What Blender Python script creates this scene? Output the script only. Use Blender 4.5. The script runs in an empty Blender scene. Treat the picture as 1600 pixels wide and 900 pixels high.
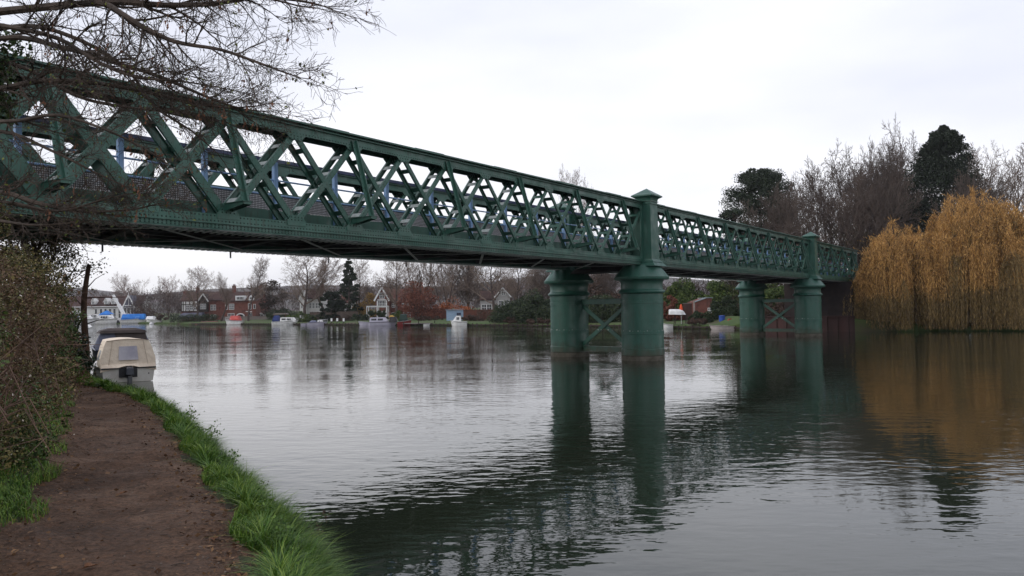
import bpy, math, random
import numpy as np
from mathutils import Vector, Matrix
R = math.radians
sc = bpy.context.scene
COL = sc.collection

# ------------------------------------------------------------------ camera
F, EYE, ROLL, YC = 1240.0, 3.0, 0.016, 481.5        # focal length in photo pixels, eye height above the water
PITCH = math.atan((YC - 450) / F * math.cos(ROLL))
cam_d = bpy.data.cameras.new('camera'); cam = bpy.data.objects.new('camera', cam_d); COL.objects.link(cam)
cam_d.sensor_width = 36.0; cam_d.lens = F / 1600 * 36.0
cam_d.clip_start = 0.05; cam_d.clip_end = 6000
fwd = Vector((0, math.cos(PITCH), math.sin(PITCH)))
up0 = Vector((0, -math.sin(PITCH), math.cos(PITCH))); rt0 = Vector((1, 0, 0))
rt = rt0 * math.cos(ROLL) - up0 * math.sin(ROLL)
up = rt0 * math.sin(ROLL) + up0 * math.cos(ROLL)
m = Matrix((rt, up, -fwd)).transposed().to_4x4(); m.translation = Vector((0, 0, EYE))
cam.matrix_world = m
sc.camera = cam

# ------------------------------------------------------------------ world and light: thin overcast
SUN_EL, SUN_AZ = R(32), R(250)
w = bpy.data.worlds.new('World'); sc.world = w; w.use_nodes = True
nt = w.node_tree; N = nt.nodes; Lk = nt.links; N.clear()
out = N.new('ShaderNodeOutputWorld'); bg = N.new('ShaderNodeBackground')
sky = N.new('ShaderNodeTexSky'); sky.sky_type = 'NISHITA'; sky.sun_disc = False
sky.sun_elevation = SUN_EL; sky.sun_rotation = SUN_AZ
tc = N.new('ShaderNodeTexCoord'); mp = N.new('ShaderNodeMapping'); mp.inputs['Scale'].default_value = (1.3, 1.3, 4.0)
nz = N.new('ShaderNodeTexNoise'); nz.inputs['Scale'].default_value = 1.6; nz.inputs['Detail'].default_value = 5; nz.inputs['Roughness'].default_value = .45
cr = N.new('ShaderNodeValToRGB')
cr.color_ramp.elements[0].position = .34; cr.color_ramp.elements[0].color = (7.6, 7.65, 8.1, 1)
cr.color_ramp.elements[1].position = .62; cr.color_ramp.elements[1].color = (9.8, 9.65, 9.7, 1)
mx = N.new('ShaderNodeMixRGB'); mx.inputs[0].default_value = .93
bg.inputs['Strength'].default_value = 0.1
Lk.new(tc.outputs['Generated'], mp.inputs['Vector']); Lk.new(mp.outputs[0], nz.inputs['Vector'])
Lk.new(nz.outputs['Fac'], cr.inputs[0]); Lk.new(sky.outputs[0], mx.inputs[1])
sz_ = N.new('ShaderNodeSeparateXYZ'); Lk.new(tc.outputs['Generated'], sz_.inputs[0])
el = N.new('ShaderNodeMapRange'); el.inputs[1].default_value = .02; el.inputs[2].default_value = .42; Lk.new(sz_.outputs['Z'], el.inputs[0])
hi_ = N.new('ShaderNodeMixRGB'); hi_.blend_type = 'MULTIPLY'; hi_.inputs[2].default_value = (.84, .87, .955, 1); Lk.new(el.outputs[0], hi_.inputs[0]); Lk.new(cr.outputs[0], hi_.inputs[1]); Lk.new(hi_.outputs[0], mx.inputs[2])
Lk.new(mx.outputs[0], bg.inputs[0]); Lk.new(bg.outputs[0], out.inputs[0])
sl = bpy.data.lights.new('sun', 'SUN'); sl.energy = 0.6; sl.angle = R(25); sl.color = (1, .95, .9)
so = bpy.data.objects.new('sun', sl); COL.objects.link(so)
sd = Vector((math.sin(SUN_AZ) * math.cos(SUN_EL), math.cos(SUN_AZ) * math.cos(SUN_EL), math.sin(SUN_EL)))
so.rotation_euler = sd.to_track_quat('Z', 'Y').to_euler()
sc.view_settings.view_transform = 'Standard'; sc.view_settings.look = 'None'
sc.view_settings.exposure = 0.4; sc.view_settings.gamma = 1.0
HAZE = .00013
sc.cycles.volume_bounces = 0; sc.cycles.max_bounces = 5; sc.cycles.diffuse_bounces = 2; sc.cycles.glossy_bounces = 3
sc.cycles.transparent_max_bounces = 8; sc.cycles.use_denoising = True

# ------------------------------------------------------------------ photo pixel -> place helpers
def lev(x, y):
    a = (x - 800) / F; b = (450 - y) / F
    a2 = a * math.cos(ROLL) + b * math.sin(ROLL); b2 = -a * math.sin(ROLL) + b * math.cos(ROLL)
    Y = math.cos(PITCH) - b2 * math.sin(PITCH); Z = math.sin(PITCH) + b2 * math.cos(PITCH)
    return a2 / Y, Z / Y
def W(x, y, Y):                      # the point at distance Y seen at photo pixel x, y
    u, v = lev(x, y); return Vector((u * Y, Y, EYE + v * Y))
def G(x, y, h):                      # the point at height h seen at photo pixel x, y
    u, v = lev(x, y); Y = (h - EYE) / v; return Vector((u * Y, Y, h))

# ------------------------------------------------------------------ materials
MATS = {}
def mat(name, c1, c2=None, rough=.8, scale=3., bump=0., bscale=None, island=False, spec=.3, metal=0., c3=None, stretch=(1, 1, 1), lo=.35, hi=.65, detail=4, trans=0.):
    if name in MATS: return MATS[name]
    m = bpy.data.materials.new(name); m.use_nodes = True; t = m.node_tree; n = t.nodes; l = t.links
    p = n['Principled BSDF']; p.inputs['Roughness'].default_value = rough; p.inputs['Metallic'].default_value = metal
    p.inputs['Specular IOR Level'].default_value = spec
    c2 = c2 or tuple(x * .75 for x in c1)
    co = n.new('ShaderNodeTexCoord'); mpg = n.new('ShaderNodeMapping'); mpg.inputs['Scale'].default_value = stretch
    l.new(co.outputs['Object'], mpg.inputs['Vector'])
    a = n.new('ShaderNodeTexNoise'); a.inputs['Scale'].default_value = scale; a.inputs['Detail'].default_value = detail
    l.new(mpg.outputs[0], a.inputs['Vector'])
    r = n.new('ShaderNodeValToRGB'); r.color_ramp.elements[0].position = lo; r.color_ramp.elements[1].position = hi
    r.color_ramp.elements[0].color = (*c1, 1); r.color_ramp.elements[1].color = (*c2, 1)
    if c3:
        e = r.color_ramp.elements.new((lo + hi) / 2); e.color = (*c3, 1)
    if island:
        g = n.new('ShaderNodeNewGeometry'); ad = n.new('ShaderNodeMath'); ad.operation = 'MULTIPLY_ADD'
        ad.inputs[1].default_value = .5; ad.inputs[2].default_value = .0
        l.new(g.outputs['Random Per Island'], ad.inputs[0])
        a2 = n.new('ShaderNodeMath'); a2.operation = 'MULTIPLY_ADD'; a2.inputs[1].default_value = .5
        l.new(a.outputs['Fac'], a2.inputs[0]); l.new(ad.outputs[0], a2.inputs[2])
        l.new(a2.outputs[0], r.inputs[0])
    else:
        l.new(a.outputs['Fac'], r.inputs[0])
    l.new(r.outputs[0], p.inputs['Base Color'])
    if trans:
        tr = n.new('ShaderNodeBsdfTranslucent'); l.new(r.outputs[0], tr.inputs[0])
        ms = n.new('ShaderNodeMixShader'); ms.inputs[0].default_value = trans
        l.new(p.outputs[0], ms.inputs[1]); l.new(tr.outputs[0], ms.inputs[2]); l.new(ms.outputs[0], n['Material Output'].inputs[0])
    if bump:
        b = n.new('ShaderNodeBump'); b.inputs['Strength'].default_value = 1; b.inputs['Distance'].default_value = bump
        bn = n.new('ShaderNodeTexNoise'); bn.inputs['Scale'].default_value = bscale or scale * 4; bn.inputs['Detail'].default_value = 5
        l.new(mpg.outputs[0], bn.inputs['Vector']); l.new(bn.outputs['Fac'], b.inputs['Height']); l.new(b.outputs[0], p.inputs['Normal'])
    MATS[name] = m; return m

def paint(name, c1, c2, rust, rough=.42, tide=False):
    m = bpy.data.materials.new(name); m.use_nodes = True; t = m.node_tree; n = t.nodes; l = t.links; p = n['Principled BSDF']
    co = n.new('ShaderNodeTexCoord')
    def noise(s, d, st=(1, 1, 1)):
        mpg = n.new('ShaderNodeMapping'); mpg.inputs['Scale'].default_value = st; l.new(co.outputs['Object'], mpg.inputs[0])
        a = n.new('ShaderNodeTexNoise'); a.inputs['Scale'].default_value = s; a.inputs['Detail'].default_value = d; l.new(mpg.outputs[0], a.inputs['Vector']); return a
    def ramp(src, a, b, ca, cb):
        r = n.new('ShaderNodeValToRGB'); r.color_ramp.elements[0].position = a; r.color_ramp.elements[1].position = b
        r.color_ramp.elements[0].color = (*ca, 1); r.color_ramp.elements[1].color = (*cb, 1); l.new(src.outputs['Fac'], r.inputs[0]); return r
    r1 = ramp(noise(1.3, 6), .3, .7, c1, c2)
    r2 = ramp(noise(5, 8, (3, 3, .35)), .53, .70, (0, 0, 0), (.6, .6, .6))
    mixr = n.new('ShaderNodeMixRGB'); l.new(r2.outputs[0], mixr.inputs[0]); l.new(r1.outputs[0], mixr.inputs[1]); mixr.inputs[2].default_value = (*rust, 1)
    last = mixr
    if tide:                                  # algae and scum left by the river near the waterline, pale scuffs above
        sp = n.new('ShaderNodeSeparateXYZ'); l.new(co.outputs['Object'], sp.inputs[0])
        na = noise(3.5, 6, (1, 1, .5)); ad = n.new('ShaderNodeMath'); ad.operation = 'MULTIPLY_ADD'; ad.inputs[1].default_value = 1.1; l.new(na.outputs['Fac'], ad.inputs[0]); l.new(sp.outputs['Z'], ad.inputs[2])
        mr = n.new('ShaderNodeMapRange'); mr.inputs[1].default_value = .85; mr.inputs[2].default_value = 1.45; mr.inputs[3].default_value = .85; mr.inputs[4].default_value = 0; l.new(ad.outputs[0], mr.inputs[0])
        ma = n.new('ShaderNodeMixRGB'); l.new(mr.outputs[0], ma.inputs[0]); l.new(last.outputs[0], ma.inputs[1]); ma.inputs[2].default_value = (.03, .035, .016, 1); last = ma
        d_ = n.new('ShaderNodeMath'); d_.operation = 'SUBTRACT'; l.new(sp.outputs['Z'], d_.inputs[0]); d_.inputs[1].default_value = 1.64
        ab = n.new('ShaderNodeMath'); ab.operation = 'ABSOLUTE'; l.new(d_.outputs[0], ab.inputs[0])
        lt = n.new('ShaderNodeMath'); lt.operation = 'LESS_THAN'; l.new(ab.outputs[0], lt.inputs[0]); lt.inputs[1].default_value = .035
        nb = ramp(noise(4, 5, (2, 2, .6)), .55, .6, (0, 0, 0), (.7, .7, .7)); mu = n.new('ShaderNodeMath'); mu.operation = 'MULTIPLY'; l.new(lt.outputs[0], mu.inputs[0]); l.new(nb.outputs[0], mu.inputs[1])
        mb_ = n.new('ShaderNodeMixRGB'); l.new(mu.outputs[0], mb_.inputs[0]); l.new(last.outputs[0], mb_.inputs[1]); mb_.inputs[2].default_value = (.4, .42, .38, 1); last = mb_
    l.new(last.outputs[0], p.inputs['Base Color'])
    rr = ramp(noise(2.5, 5), .3, .7, (rough - .1,) * 3, (rough + .2,) * 3); l.new(rr.outputs[0], p.inputs['Roughness'])
    b = n.new('ShaderNodeBump'); b.inputs['Distance'].default_value = .006; l.new(noise(9, 4).outputs['Fac'], b.inputs['Height']); l.new(b.outputs[0], p.inputs['Normal'])
    MATS[name] = m; return m

green = paint('bridge green paint', (.020, .075, .053), (.038, .115, .084), (.03, .028, .018))
green_pier = paint('pier green paint', (.012, .066, .046), (.023, .096, .068), (.02, .045, .03), tide=True)
steel_dark = paint('shade dark steel', (.018, .02, .021), (.035, .036, .036), (.05, .03, .02), .7)  # shade under the deck is put into this colour; small dark fittings share it
pale = paint('pale grey paint and lit look', (.24, .28, .27), (.34, .38, .37), (.18, .17, .15), .6)
blue = paint('blue railing paint', (.17, .30, .52), (.23, .38, .60), (.1, .12, .2), .4)
slate = paint('slate blue rail paint', (.05, .07, .16), (.08, .1, .22), (.05, .05, .08), .4)
pale2 = paint('shade lifted pale paint', (.55, .56, .55), (.72, .73, .72), (.3, .28, .25), .6)  # whitened to stand in for light missing on the shaded underside
grime = mat('grimy rivet heads', (.008, .028, .020), (.014, .04, .03), .6, 5)
stone = mat('stone footing', (.11, .10, .08), (.06, .055, .04), .9, 3, .02, 12)
bark = mat('wet bark', (.085, .062, .048), (.034, .026, .02), .85, 6, .01, 25)
bark_far = mat('grey brown bark', (.10, .075, .065), (.055, .042, .038), .9, .6)
twig_far = mat('fine winter twigs', (.22, .165, .13), (.125, .092, .075), .9, .25)
twig_pale = mat('pale winter twigs', (.26, .19, .16), (.16, .11, .095), .9, .25)
twig_right = mat('purple brown twigs', (.12, .09, .074), (.066, .052, .043), .9, .2)
white = mat('white paint', (.8, .8, .8), (.68, .68, .67), .4, 2)
gel = mat('white boat gel coat', (.82, .82, .8), (.66, .65, .62), .25, 2, spec=.5)
glass = mat('dark window glass', (.02, .022, .026), (.035, .04, .045), .08, 1, spec=.6)

# ------------------------------------------------------------------ mesh helpers
def link(name, me, parent=None, loc=None):
    o = bpy.data.objects.new(name, me); COL.objects.link(o)
    if parent is not None: o.parent = parent
    if loc is not None: o.location = loc
    return o
def empty(name, loc=(0, 0, 0), rz=0.):
    o = bpy.data.objects.new(name, None); COL.objects.link(o); o.location = loc; o.rotation_euler = (0, 0, rz); o.empty_display_size = .2
    return o
def tag(o, label=None, cat=None, group=None, kind=None):
    if label: o['label'] = label
    if cat: o['category'] = cat
    if group: o['group'] = group
    if kind: o['kind'] = kind
    return o
def copy_tree(o, parent=None):
    c = o.copy(); COL.objects.link(c); c.parent = parent
    for ch in o.children: copy_tree(ch, c)
    return c

class MB:
    def __init__(s): s.v = []; s.f = []; s.m = []; s.sm = False
    def add(s, vs, fs, mi=0):
        b = len(s.v); s.v += [tuple(v) for v in vs]
        for f in fs: s.f.append(tuple(i + b for i in f)); s.m.append(mi)
    def hexa(s, c, mi=0):            # 8 corners: bottom ring then top ring
        s.add(c, [(3, 2, 1, 0), (4, 5, 6, 7), (0, 1, 5, 4), (1, 2, 6, 5), (2, 3, 7, 6), (3, 0, 4, 7)], mi)
    def box(s, x0, y0, z0, x1, y1, z1, mi=0):
        s.hexa([(x0, y0, z0), (x1, y0, z0), (x1, y1, z0), (x0, y1, z0), (x0, y0, z1), (x1, y0, z1), (x1, y1, z1), (x0, y1, z1)], mi)
    def frustum(s, cx, cy, z0, z1, a0, b0, a1, b1, mi=0):
        s.hexa([(cx - a0, cy - b0, z0), (cx + a0, cy - b0, z0), (cx + a0, cy + b0, z0), (cx - a0, cy + b0, z0),
                (cx - a1, cy - b1, z1), (cx + a1, cy - b1, z1), (cx + a1, cy + b1, z1), (cx - a1, cy + b1, z1)], mi)
    def bar(s, p0, p1, w, h, upv=(0, 0, 1), mi=0):
        p0 = Vector(p0); p1 = Vector(p1); d = (p1 - p0).normalized(); u = Vector(upv)
        a = d.cross(u)
        if a.length < 1e-4: a = d.cross(Vector((1, 0, 0)))
        a.normalize(); u = a.cross(d); a *= w / 2; u *= h / 2
        s.hexa([p0 - a - u, p0 + a - u, p0 + a + u, p0 - a + u, p1 - a - u, p1 + a - u, p1 + a + u, p1 - a + u], mi)
    def tube(s, pts, rad, n=6, cap=True, mi=0):
        b = len(s.v); prev = None; k = len(pts); pts = [Vector(p) for p in pts]
        for i, p in enumerate(pts):
            d = (pts[min(i + 1, k - 1)] - pts[max(i - 1, 0)])
            if d.length < 1e-9: d = Vector((0, 0, 1))
            d.normalize()
            if prev is None:
                a = d.cross(Vector((.31, .77, .13)));  a.normalize()
            else:
                a = prev - d * prev.dot(d)
                if a.length < 1e-6: a = d.cross(Vector((.31, .77, .13)))
                a.normalize()
            prev = a; c = d.cross(a); r = rad[i] if hasattr(rad, '__len__') else rad
            for j in range(n):
                t = 2 * math.pi * j / n; q = p + a * (math.cos(t) * r) + c * (math.sin(t) * r); s.v.append((q.x, q.y, q.z))
        for i in range(k - 1):
            for j in range(n):
                j2 = (j + 1) % n
                s.f.append((b + i * n + j, b + i * n + j2, b + (i + 1) * n + j2, b + (i + 1) * n + j)); s.m.append(mi)
        if cap:
            s.f.append(tuple(b + j for j in range(n))[::-1]); s.m.append(mi)
            s.f.append(tuple(b + (k - 1) * n + j for j in range(n))); s.m.append(mi)
    def lathe(s, cx, cy, prof, n=40, mi=0):
        b = len(s.v)
        for r, z in prof:
            for j in range(n):
                t = 2 * math.pi * j / n; s.v.append((cx + r * math.cos(t), cy + r * math.sin(t), z))
        for i in range(len(prof) - 1):
            for j in range(n):
                j2 = (j + 1) % n; s.f.append((b + i * n + j, b + i * n + j2, b + (i + 1) * n + j2, b + (i + 1) * n + j)); s.m.append(mi)
        s.f.append(tuple(b + j for j in range(n))[::-1]); s.m.append(mi)
        s.f.append(tuple(b + (len(prof) - 1) * n + j for j in range(n))); s.m.append(mi)
    def prism(s, poly, y0, y1, mi=0):  # polygon in x,z extruded along y
        n = len(poly)
        s.add([(x, y0, z) for x, z in poly] + [(x, y1, z) for x, z in poly],
              [tuple(range(n)), tuple(range(2 * n - 1, n - 1, -1))] + [(i, i + n, (i + 1) % n + n, (i + 1) % n) for i in range(n)], mi)
    def mesh(s, name, mats, smooth=False):
        me = bpy.data.meshes.new(name); me.from_pydata(s.v, [], s.f)
        for q in (mats if isinstance(mats, (list, tuple)) else [mats]): me.materials.append(q)
        if max(s.m, default=0): me.polygons.foreach_set('material_index', s.m)
        if smooth: me.polygons.foreach_set('use_smooth', [True] * len(s.f))
        me.update(); return me
    def build(s, name, mats, parent=None, loc=None, smooth=False):
        return link(name, s.mesh(name, mats, smooth), parent, loc)

def np_mesh(name, V, quads, material, smooth=False):
    """V (n,3), quads (m,k) with one face size"""
    me = bpy.data.meshes.new(name); k = quads.shape[1]
    me.vertices.add(len(V)); me.vertices.foreach_set('co', np.asarray(V, np.float32).ravel())
    me.loops.add(quads.size); me.loops.foreach_set('vertex_index', quads.astype(np.int32).ravel())
    me.polygons.add(len(quads)); me.polygons.foreach_set('loop_start', np.arange(0, quads.size, k, dtype=np.int32))
    if smooth: me.polygons.foreach_set('use_smooth', np.ones(len(quads), bool))
    me.materials.append(material); me.update(calc_edges=True); me.validate(); return me

def leaf_mesh(name, P, size, material, rng, elong=1.6, A=None, flat=0., fold=False):
    """one small diamond shaped leaf or leaf spray at each point; A = optional long axes"""
    n = len(P); size = np.broadcast_to(np.asarray(size, float), (n,)) * rng.uniform(.6, 1.35, n)
    a = rng.normal(size=(n, 3)) if A is None else A.copy()
    a[:, 2] *= (1 - flat); a /= np.linalg.norm(a, axis=1)[:, None] + 1e-9
    b = rng.normal(size=(n, 3)); b[:, 2] *= (1 - flat)
    b -= a * (a * b).sum(1)[:, None]; b /= np.linalg.norm(b, axis=1)[:, None] + 1e-9
    a = a * (size * elong / 2)[:, None]; b = b * (size / 2)[:, None]
    V = np.stack([P - a, P + b * .9 - a * .1, P + a, P - b * .9 - a * .1], 1).reshape(-1, 3)
    return np_mesh(name, V, np.arange(4 * n).reshape(n, 4), material)

def clump_points(rng, centres, radii, per, squash=.75, shell=.45):
    out = []
    for c, r in zip(centres, radii):
        d = rng.normal(size=(per, 3)); d /= np.linalg.norm(d, axis=1)[:, None]
        rr = r * (shell + (1 - shell) * rng.random(per)) ** .8
        p = d * rr[:, None]; p[:, 2] *= squash; out.append(p + c)
    return np.concatenate(out)
# ================================================================== THE BRIDGE
LS, BAY = 34.6, 2.415                 # span, half panel
ZB0, ZB1, ZT0, ZT1 = 5.32, 5.74, 8.42, 8.82
bridge = empty('railway_bridge', (7.27, 44.5, 0), R(55))
tag(bridge, 'long dark green riveted iron lattice railway bridge on round green piers across the river', 'bridge')
VF, SKEW = 5.7, 1.6

def rivet(mb, x, y, z, s, r=.022, h=.016, mi=2):
    mb.add([(x - r, y, z - r), (x + r, y, z - r), (x + r, y, z + r), (x - r, y, z + r), (x, y + s * h, z)], [(0, 1, 4), (1, 2, 4), (2, 3, 4), (3, 0, 4)], mi)

def girder_mesh(L, first, nb, dens):
    """top and bottom box chords, gussets and end frame, outer face at y=-0.32"""
    mb = MB()
    for s in (-1, 1):
        y0, y1 = (s * .32, s * .30)
        a, b = min(y0, y1), max(y0, y1)
        mb.box(.45, a, ZT0, L - .45, b, ZT1 - .05)                 # top web
        mb.box(.45, a, ZB0 + .03, L - .45, b, ZB1)                 # bottom web
        a, b = min(s * .42, s * .26), max(s * .42, s * .26)
        mb.box(.45, s * .323 if s > 0 else -.41, ZT1 - .14, L - .45, .41 if s > 0 else -.323, ZT1 - .118)   # angle leg of the top flange
        mb.box(.45, s * .323 if s > 0 else -.385, ZB0 + .145, L - .45, .385 if s > 0 else -.323, ZB0 + .165)
        mb.box(.45, .323 if s > 0 else -.335, ZB0 + .02, L - .45, .335 if s > 0 else -.323, ZB0 + .143)
        mb.box(.45, .323 if s > 0 else -.335, ZT0 + .0, L - .45, .335 if s > 0 else -.323, ZT0 + .1)
    mb.box(.45, -.47, ZT1 - .05, L - .45, .47, ZT1 - .02)
    mb.box(.45, -.44, ZT1 - .018, L - .45, .44, ZT1 + .012)
    x = .9
    while x < L - 2:                                                # cover plates over joints
        mb.box(x, -.42, ZT1 + .014, x + 1.6, .42, ZT1 + .036); x += 4.83
    mb.box(.45, -.42, ZB0 - .03, L - .45, -.10, ZB0 - .002); mb.box(.45, .10, ZB0 - .03, L - .45, .42, ZB0 - .002)
    x = .5
    while x < L - .8:                                               # lacing under the bottom chord
        mb.bar((x, -.12, ZB0 - .036), (x + .24, .62, ZB0 - .036), .085, .008, mi=1); x += .24
    for j in range(nb + 1):                                         # gusset plates
        xx = first + BAY * j
        for s in (-1, 1):
            ya, yb = (s * .338, s * .32) if s > 0 else (-.338, -.32)
            ya, yb = min(ya, yb), max(ya, yb)
            xl, xr = max(xx - .36, .47), min(xx + .36, L - .47)
            xl2, xr2 = max(xx - .2, .47), min(xx + .2, L - .47)
            mb.prism([(xl, ZB1 - .12), (xr, ZB1 - .12), (xr, ZB1 + .02), (xr2, ZB1 + .2), (xl2, ZB1 + .2), (xl, ZB1 + .02)], ya, yb)
            mb.prism([(xl, ZT0 + .1), (xl, ZT0 - .02), (xl2, ZT0 - .16), (xr2, ZT0 - .16), (xr, ZT0 - .02), (xr, ZT0 + .1)], ya, yb)
            if dens and s < 0:
                for k in range(4):
                    for z in (ZB1 + .06, ZB1 + .14, ZT0 - .04, ZT0 - .12):
                        rivet(mb, xx - .2 + .13 * k, -.338, z, -1)
    for s in (-1, 1):                                               # end posts
        mb.box(.42, s * .31 - .03, ZB0, .66, s * .31 + .03, ZT1 - .06); mb.box(L - .66, s * .31 - .03, ZB0, L - .42, s * .31 + .03, ZT1 - .06)
    mb.box(.43, -.3, ZB0, .45, .3, ZT1 - .06); mb.box(L - .45, -.3, ZB0, L - .43, .3, ZT1 - .06)
    if dens:
        n = int((L - 1.2) / dens)
        for i in range(n):
            x = .6 + i * dens
            for z, y in ((ZB0 + .05, -.335), (ZB0 + .11, -.335), (ZB1 - .05, -.32), (ZB1 - .19, -.32), (ZT0 + .05, -.335), (ZT1 - .085, -.32)):
                rivet(mb, x, y, z, -1)
    return mb.mesh('girder', [green, pale2, grime])

def brace_mesh(direction, wd, dx, bat=1):
    """a lattice member: outer and inner channel joined by battens. direction +1: leans towards +x going down"""
    mb = MB(); off = .006 if direction > 0 else 0
    p0, p1 = (Vector((0, 0, ZT0 + .05)), Vector((dx, 0, ZB1 - .05))) if direction > 0 else (Vector((0, 0, ZB1 - .05)), Vector((dx, 0, ZT0 + .05)))
    d = (p1 - p0).normalized(); nrm = Vector((-d.z, 0, d.x))
    L = (p1 - p0).length
    def strip(a0, a1, y0, y1, mi=0):     # a strip between offsets a0..a1 across the member
        c = []
        for p in (p0, p1):
            c.append([(p + nrm * a0), (p + nrm * a1)])
        (q0, q1), (q2, q3) = c
        mb.hexa([(q0.x, y0, q0.z), (q1.x, y0, q1.z), (q1.x, y1, q1.z), (q0.x, y1, q0.z), (q2.x, y0, q2.z), (q3.x, y0, q3.z), (q3.x, y1, q3.z), (q2.x, y1, q2.z)], mi)
    h = wd / 2
    for s in (-1, 1):
        o = s * (.298 - off)
        strip(-h, h, min(o, o - s * .014), max(o, o - s * .014))
        strip(-h, -h + .014, min(o - s * .016, o - s * .08), max(o - s * .016, o - s * .08))
        strip(h - .014, h, min(o - s * .016, o - s * .08), max(o - s * .016, o - s * .08))
    nbat = 4
    for i in range(nbat):
        t = (i + .8) / (nbat + .6) * L
        c = p0 + d * t
        e = -1 if nrm.z * -1 < 0 else 1
        for e in ((1 if nrm.z > 0 else -1),):
            q = c + nrm * (h * .75 * e)
            mb.bar(q - Vector((0, .28, 0)), q + Vector((0, .28, 0)), .012, .17, upv=d, mi=bat)
    # rivets along both edges of the outer face
    k = int(L / .16)
    for i in range(k):
        q = p0 + d * (i * .16 + .08)
        for a in (-h + .04, h - .04):
            r = q + nrm * a; rivet(mb, r.x, -.298 + off, r.z, -1, .013, .01)
    return mb.mesh('diagonal_brace', [green, pale, grime])
BR = {}
def brace(direction, wd, bat=1):
    k = (direction, wd, bat)
    if k not in BR: BR[k] = brace_mesh(direction, wd, BAY, bat)
    return BR[k]

def strut_mesh(s):
    """raking strut from the top chord out to a bracket on the bottom chord, on side s"""
    mb = MB()
    a = Vector((0, s * .36, ZT0 + .2)); b = Vector((0, s * 1.12, ZB1 + .30))
    d = (b - a).normalized(); o = Vector((1, 0, 0)).cross(d)
    mb.bar(a, b, .016, .20, upv=o); mb.bar(a + Vector((.07, 0, 0)), b + Vector((.07, 0, 0)), .12, .014, upv=o); mb.bar(a - Vector((.07, 0, 0)), b - Vector((.07, 0, 0)), .12, .014, upv=o)
    for i in range(18):
        q = a + d * (i * .16 + .1); 
        for e in (-.1, .1):
            rivet(mb, q.x + e, q.y + s * .012, q.z, s, .012, .01)
    return mb.mesh('raking_strut', [green, green, grime])
def bracket_mesh(s):
    mb = MB()
    z = ZB1 + .30
    for x in (-.13, .12):
        mb.add([(x, s * .34, z), (x, s * 1.2, z), (x, s * 1.2, z - .07), (x, s * .34, z - .2), (x + .014, s * .34, z), (x + .014, s * 1.2, z), (x + .014, s * 1.2, z - .07), (x + .014, s * .34, z - .2)],
               [(0, 1, 2, 3), (7, 6, 5, 4), (0, 4, 5, 1), (1, 5, 6, 2), (2, 6, 7, 3), (3, 7, 4, 0)])
    y0, y1 = sorted((s * .34, s * 1.22)); mb.box(-.16, y0, z + .003, .16, y1, z + .02)
    y0, y1 = sorted((s * 1.18, s * 1.2)); mb.box(-.11, y0, z - .07, .11, y1, z)
    return mb.mesh('strut_bracket', [green])
STR = {s: strut_mesh(s) for s in (-1, 1)}; BKT = {s: bracket_mesh(s) for s in (-1, 1)}

gm = girder_mesh(LS, 2.8 - BAY, 14, .12)
gm_far = girder_mesh(LS, 2.8 - BAY, 14, 0)
L3 = 2.8 - BAY + BAY * 8 + .4
gm3 = girder_mesh(L3, 2.8 - BAY, 8, 0)
n_br = 0
for x0, nb, gmesh, gfar in ((-LS, 14, gm, gm_far), (0, 14, gm, gm_far), (LS, 8, gm3, gm3)):
    for side, y, xo in ((-1, 0., 0.), (1, VF, SKEW)):
        g = link('truss_girder', gmesh if side < 0 else gfar, bridge, (x0 + xo, y, 0))
        if side > 0: g.scale = (1, -1, 1) if False else (1, 1, 1)
        for j in range(nb):
            e = min(j, nb - 1 - j) if x0 < LS else j
            wd = .145 if x0 > -LS else (.44, .33, .25, .205, .18, .165, .155, .15, .135, .135, .135, .135, .135, .135)[j]
            for dr in (1, -1):
                if side < 0 or (x0 == -LS and j > 0) :
                    link('diagonal_brace', brace(dr, wd, 1 if (dr < 0 and j < 9 and x0 < 0) else 0), g, (2.8 - BAY + BAY * j, 0, 0))  # pale battens stand for lit ones, green for those seen in shadow
                else:
                    far_list = BR.setdefault('far%g' % x0, []); far_list.append((g, brace(dr, wd, 0), 2.8 - BAY + BAY * j))
        for j in range(nb // 2):
            st = link('raking_strut', STR[side], g, (2.8 + 2 * BAY * j, 0, 0))
            link('strut_bracket', BKT[side], g, (2.8 + 2 * BAY * j, 0, 0))
for k in [k for k in list(BR) if isinstance(k, str)]:
    mb = MB(); g = BR[k][0][0]; sub = BR.pop(k)
    V = []; Fc = []; MI = []
    for g_, me, x in sub:
        b = len(V); V += [(v.co.x + x, v.co.y, v.co.z) for v in me.vertices]
        for p in me.polygons: Fc.append(tuple(i + b for i in p.vertices)); MI.append(p.material_index)
    mb.v = V; mb.f = Fc; mb.m = MI
    o = mb.build('lattice_bracing', [green, pale, grime], g); tag(o, kind='stuff')

# deck: floor plates, cross girders, stringers, underside bracing
X0, X1 = -LS + .4, LS + L3
mb = MB()
def skx(x, y): return x + SKEW * y / VF
def sk_box(mb, x0, x1, y0, y1, z0, z1, mi=0):
    mb.hexa([(skx(x0, y0), y0, z0), (skx(x1, y0), y0, z0), (skx(x1, y1), y1, z0), (skx(x0, y1), y1, z0), (skx(x0, y0), y0, z1), (skx(x1, y0), y0, z1), (skx(x1, y1), y1, z1), (skx(x0, y1), y1, z1)], mi)
sk_box(mb, X0, X1, .62, VF - .45, 5.80, 5.86)
for y in (1.5, 2.3, 3.4, 4.4):
    sk_box(mb, X0, X1, y - .09, y + .09, 5.42, 5.795)
deck = mb.build('bridge_deck', [steel_dark], bridge)
cg = MB()
cg.box(-.012, 0, 5.36, .012, VF - .7, 5.79); cg.box(-.12, 0, 5.335, .12, VF - .7, 5.358)
cgm = None
x = X0 + .3; cgs = []
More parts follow.
